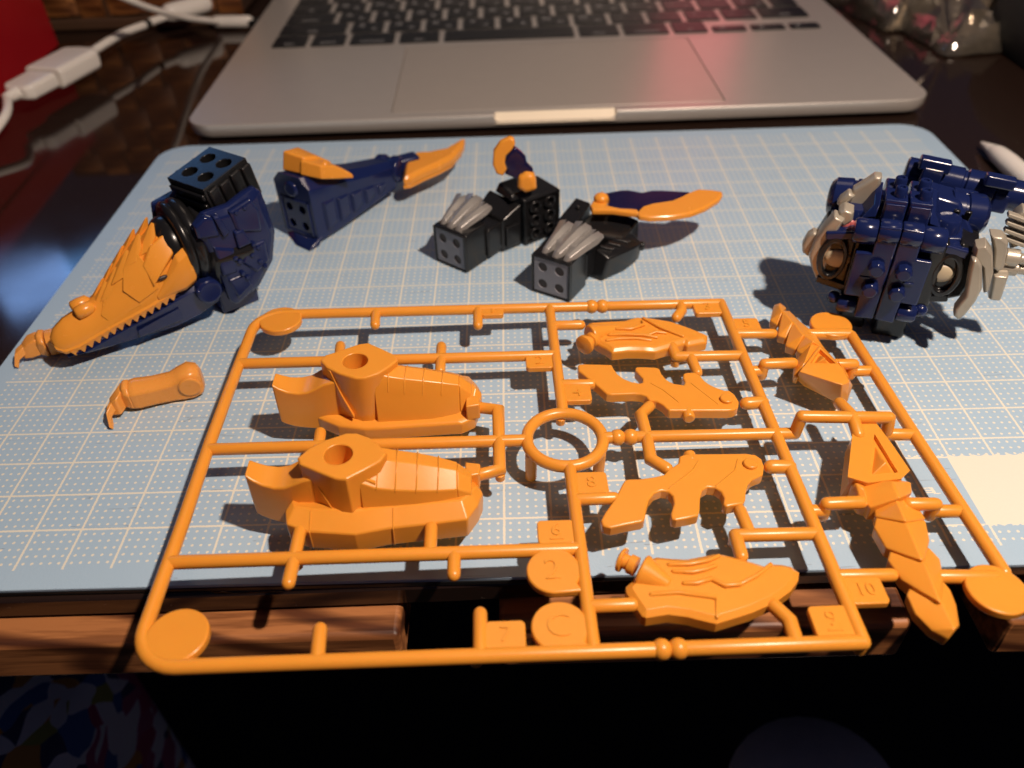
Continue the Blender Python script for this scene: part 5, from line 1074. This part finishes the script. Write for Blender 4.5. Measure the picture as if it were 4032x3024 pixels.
# ---------------------------------------------------------------- right side: stylus, clear packaging, dark pouch
Q0, Q1 = Vector((310.15, 185.36, 2.2)), Vector((310.44, 144.29, 2.2))
Q2 = Q0 + (Q1 - Q0).normalized() * 150
st_ = thing('white_stylus', 'slim white stylus lying on the dark table beside the mat', 'stylus', (Q0.x, Q0.y, -2))
def qp(t): p = (Q1 - Q0).normalized() * t; return (p.x, p.y, 3.7 - max(0, 1 - t / 14) * 1.2)
obj('barrel', MB().tube([qp(11), qp(13), qp(20), qp(148)], 3.5, 20, rr=[2.7, 3.0, 3.5, 3.5]), WHITE, st_, angle=50)
obj('tip', MB().tube([qp(0.8), qp(5), qp(11.2)], 2, 18, rr=[.6, 1.5, 2.65]), WHITE, st_, angle=50)

def clear():
    m, nt, b = newmat('clear_plastic_film'); N = nt.nodes; L = nt.links
    out = [n for n in N if n.type == 'OUTPUT_MATERIAL'][0]
    gl = N.new('ShaderNodeBsdfGlossy'); gl.inputs['Color'].default_value = (1, .96, .9, 1); gl.inputs['Roughness'].default_value = 0.12
    tr = N.new('ShaderNodeBsdfTransparent'); tr.inputs[0].default_value = (.90, .87, .82, 1)
    fr = N.new('ShaderNodeFresnel'); fr.inputs[0].default_value = 1.55
    tc = N.new('ShaderNodeTexCoord'); nz = N.new('ShaderNodeTexNoise'); nz.inputs['Scale'].default_value = 60; nz.inputs['Detail'].default_value = 4
    L.new(tc.outputs['Object'], nz.inputs['Vector']); bp = N.new('ShaderNodeBump'); bp.inputs['Strength'].default_value = 0.7; bp.inputs['Distance'].default_value = 0.003
    L.new(nz.outputs['Fac'], bp.inputs['Height']); L.new(bp.outputs[0], gl.inputs['Normal'])
    df = N.new('ShaderNodeBsdfDiffuse'); df.inputs[0].default_value = (.6, .52, .42, 1)
    m1 = N.new('ShaderNodeMixShader'); m1.inputs[0].default_value = 0.10; L.new(tr.outputs[0], m1.inputs[1]); L.new(df.outputs[0], m1.inputs[2])
    mx = N.new('ShaderNodeMixShader'); L.new(nmath(nt, 'MULTIPLY_ADD', fr.outputs[0], 1.6, 0.08), mx.inputs[0]); L.new(m1.outputs[0], mx.inputs[1]); L.new(gl.outputs[0], mx.inputs[2])
    L.new(mx.outputs[0], out.inputs[0]); N.remove(b)
    return m
CLEAR = clear()
def shell(rings, t=0.5):
    """thin open tray: outer rings and the same rings drawn in"""
    m = MB(); n = len(rings[0])
    inn = []
    for r in rings:
        z = r[0][2]; o2_ = offset([(p[0], p[1]) for p in r], -t); inn.append([(x, y, z - t if k == len(rings) - 1 else z) for k, (x, y) in [(rings.index(r), q) for q in o2_]])
    return m.loft(rings + inn[::-1], False, False).add(*cap(rings[-1])).add(*cap(inn[-1]))
def cap(r): return ([tuple(p) for p in r], [tuple(range(len(r)))])
def rring(x0, y0, x1, y1, r, z): return [(x, y, z) for x, y in roundrect(x0, y0, x1, y1, r, 4)]
pk = thing('clear_blister_tray', 'crumpled clear plastic blister tray at the far right corner of the table', 'plastic tray', (356.39, 306.79, -2.0), (0, 0, 0.18))
obj('tray_flange', MB().loft([rring(-12, -14, 190, 150, 8, .3), rring(-12, -14, 190, 150, 8, .9)]), CLEAR, pk)
obj('tray_bump', shell([rring(0, 0, 52, 60, 6, 1), rring(3, 4, 49, 56, 8, 14), rring(6, 8, 46, 52, 9, 21)]), CLEAR, pk, angle=45)
obj('tray_bump', shell([rring(58, -4, 130, 70, 8, 1), rring(63, 2, 126, 66, 9, 20), rring(68, 8, 120, 60, 10, 30)]), CLEAR, pk, angle=45)
obj('tray_bump', shell([rring(4, 68, 110, 140, 8, 1), rring(9, 74, 104, 134, 9, 16), rring(14, 80, 98, 128, 10, 24)]), CLEAR, pk, angle=45)
def crumple(x0, y0, x1, y1, nx, ny, h, seed):
    rnd = random.Random(seed); m = MB(); vs = []; fs = []
    for j in range(ny + 1):
        for i in range(nx + 1):
            u, v = i / nx, j / ny
            z = 1.2 + h * (math.sin(u * PI) * math.sin(v * PI)) ** .6 * (.45 + .55 * rnd.random())
            vs.append((x0 + (x1 - x0) * u + rnd.uniform(-1.6, 1.6), y0 + (y1 - y0) * v + rnd.uniform(-1.6, 1.6), z))
    for j in range(ny):
        for i in range(nx):
            a = j * (nx + 1) + i
            fs += [(a, a + 1, a + nx + 2), (a, a + nx + 2, a + nx + 1)]
    return m.add(vs, fs)
for n_, q in enumerate(((-22, -22, 40, 30, 7, 6, 20), (20, -40, 80, 10, 7, 6, 16), (-30, 20, 30, 90, 6, 7, 30), (40, 0, 110, 70, 7, 7, 34))):
    fo = obj('film', crumple(*q, 11 + n_), CLEAR, pk, angle=18, fix=False)
    so = fo.modifiers.new('thick', 'SOLIDIFY'); so.thickness = .25 * S
for p0, p1 in (((-14, -10, 0), (-26, 6, 46)), ((-14, -10, 0), (-4, 10, 50)), ((52, 20, 0), (54, 30, 40))):
    obj('tray_edge', MB().tube([p0, p1], .8, 8), CLEAR, pk)

PO_ = tag(obj('dark_pouch', MB().loft([[(x, y, z) for x, y in roundrect(365 + i_, 254 - 60 + i_, 560 - i_, 254 + 60 - i_, 14, 5)] for z, i_ in ((-1.9, 3), (6, 0), (22, 1), (34, 7), (38, 16))]), plastic('black_cloth', (0.010, 0.012, 0.012), 0.85, bump=0.6, bscale=500), angle=60), 'soft black pouch lying to the right of the clear plastic tray', 'pouch')

# ---------------------------------------------------------------- below the table: cloth, printed cushion, knee
def cloth_mat():
    m, nt, b = newmat('printed_cloth'); N = nt.nodes; L = nt.links
    tc = N.new('ShaderNodeTexCoord')
    vo = N.new('ShaderNodeTexVoronoi'); vo.inputs['Scale'].default_value = 120
    wp = N.new('ShaderNodeTexNoise'); wp.inputs['Scale'].default_value = 30; wp.inputs['Detail'].default_value = 2
    L.new(tc.outputs['Object'], wp.inputs['Vector'])
    ad_ = N.new('ShaderNodeMix'); ad_.data_type = 'VECTOR'; ad_.inputs[0].default_value = 0.03
    L.new(tc.outputs['Object'], ad_.inputs[4]); L.new(wp.outputs['Color'], ad_.inputs[5]); L.new(ad_.outputs[1], vo.inputs['Vector'])
    sp_ = N.new('ShaderNodeSeparateColor'); L.new(vo.outputs['Color'], sp_.inputs[0])
    cr_ = N.new('ShaderNodeValToRGB'); cr_.color_ramp.interpolation = 'CONSTANT'
    els = [(0, (0.85, 0.80, 0.80)), (.28, (0.85, 0.82, 0.80)), (.42, (0.75, 0.34, 0.08)), (.54, (0.08, 0.08, 0.16)), (.66, (0.50, 0.08, 0.16)), (.76, (0.10, 0.18, 0.42)), (.86, (0.45, 0.42, 0.10)), (.93, (0.5, 0.12, 0.22))]
    while len(cr_.color_ramp.elements) < len(els): cr_.color_ramp.elements.new(1.0)
    for e, (p, c) in zip(cr_.color_ramp.elements, els): e.position = p; e.color = c + (1,)
    L.new(sp_.outputs[0], cr_.inputs[0]); L.new(cr_.outputs[0], b.inputs['Base Color']); b.inputs['Roughness'].default_value = 0.85
    return m
def lump(name, rings, mat, label, cat, angle=70):
    return tag(obj(name, MB().loft(rings), mat, angle=angle), label, cat)
cc = (-32.6, 20.72, -125.0)
lump('printed_cushion', [[(cc[0] - 30 + i * .5 + (x) * k, cc[1] + 10 + y * k, z) for i, (x, y) in enumerate(roundrect(-60, -40, 44, 40, 18, 5))] for z, k in ((-338, .9), (-300, 1.0), (-150, 1.0), (-132, .94), (-125, .82))], cloth_mat(), 'cushion in colourful print lying in the dark below the table', 'cushion')
kc = (232.36, 12.28, -150.0)
obj_k = MB().ball((kc[0], kc[1] + 4, kc[2] - 12), 27, 28, 18, (1.1, 1.0, .86))  # a knee in cloth, under the table edge
tag(obj('clothed_knee', obj_k, plastic('blue_grey_cloth', (0.62, 0.56, 0.56), 0.9, bump=0.5, bscale=700), angle=80), 'rounded knee in blue grey cloth in the dark below the table front', 'cushion')
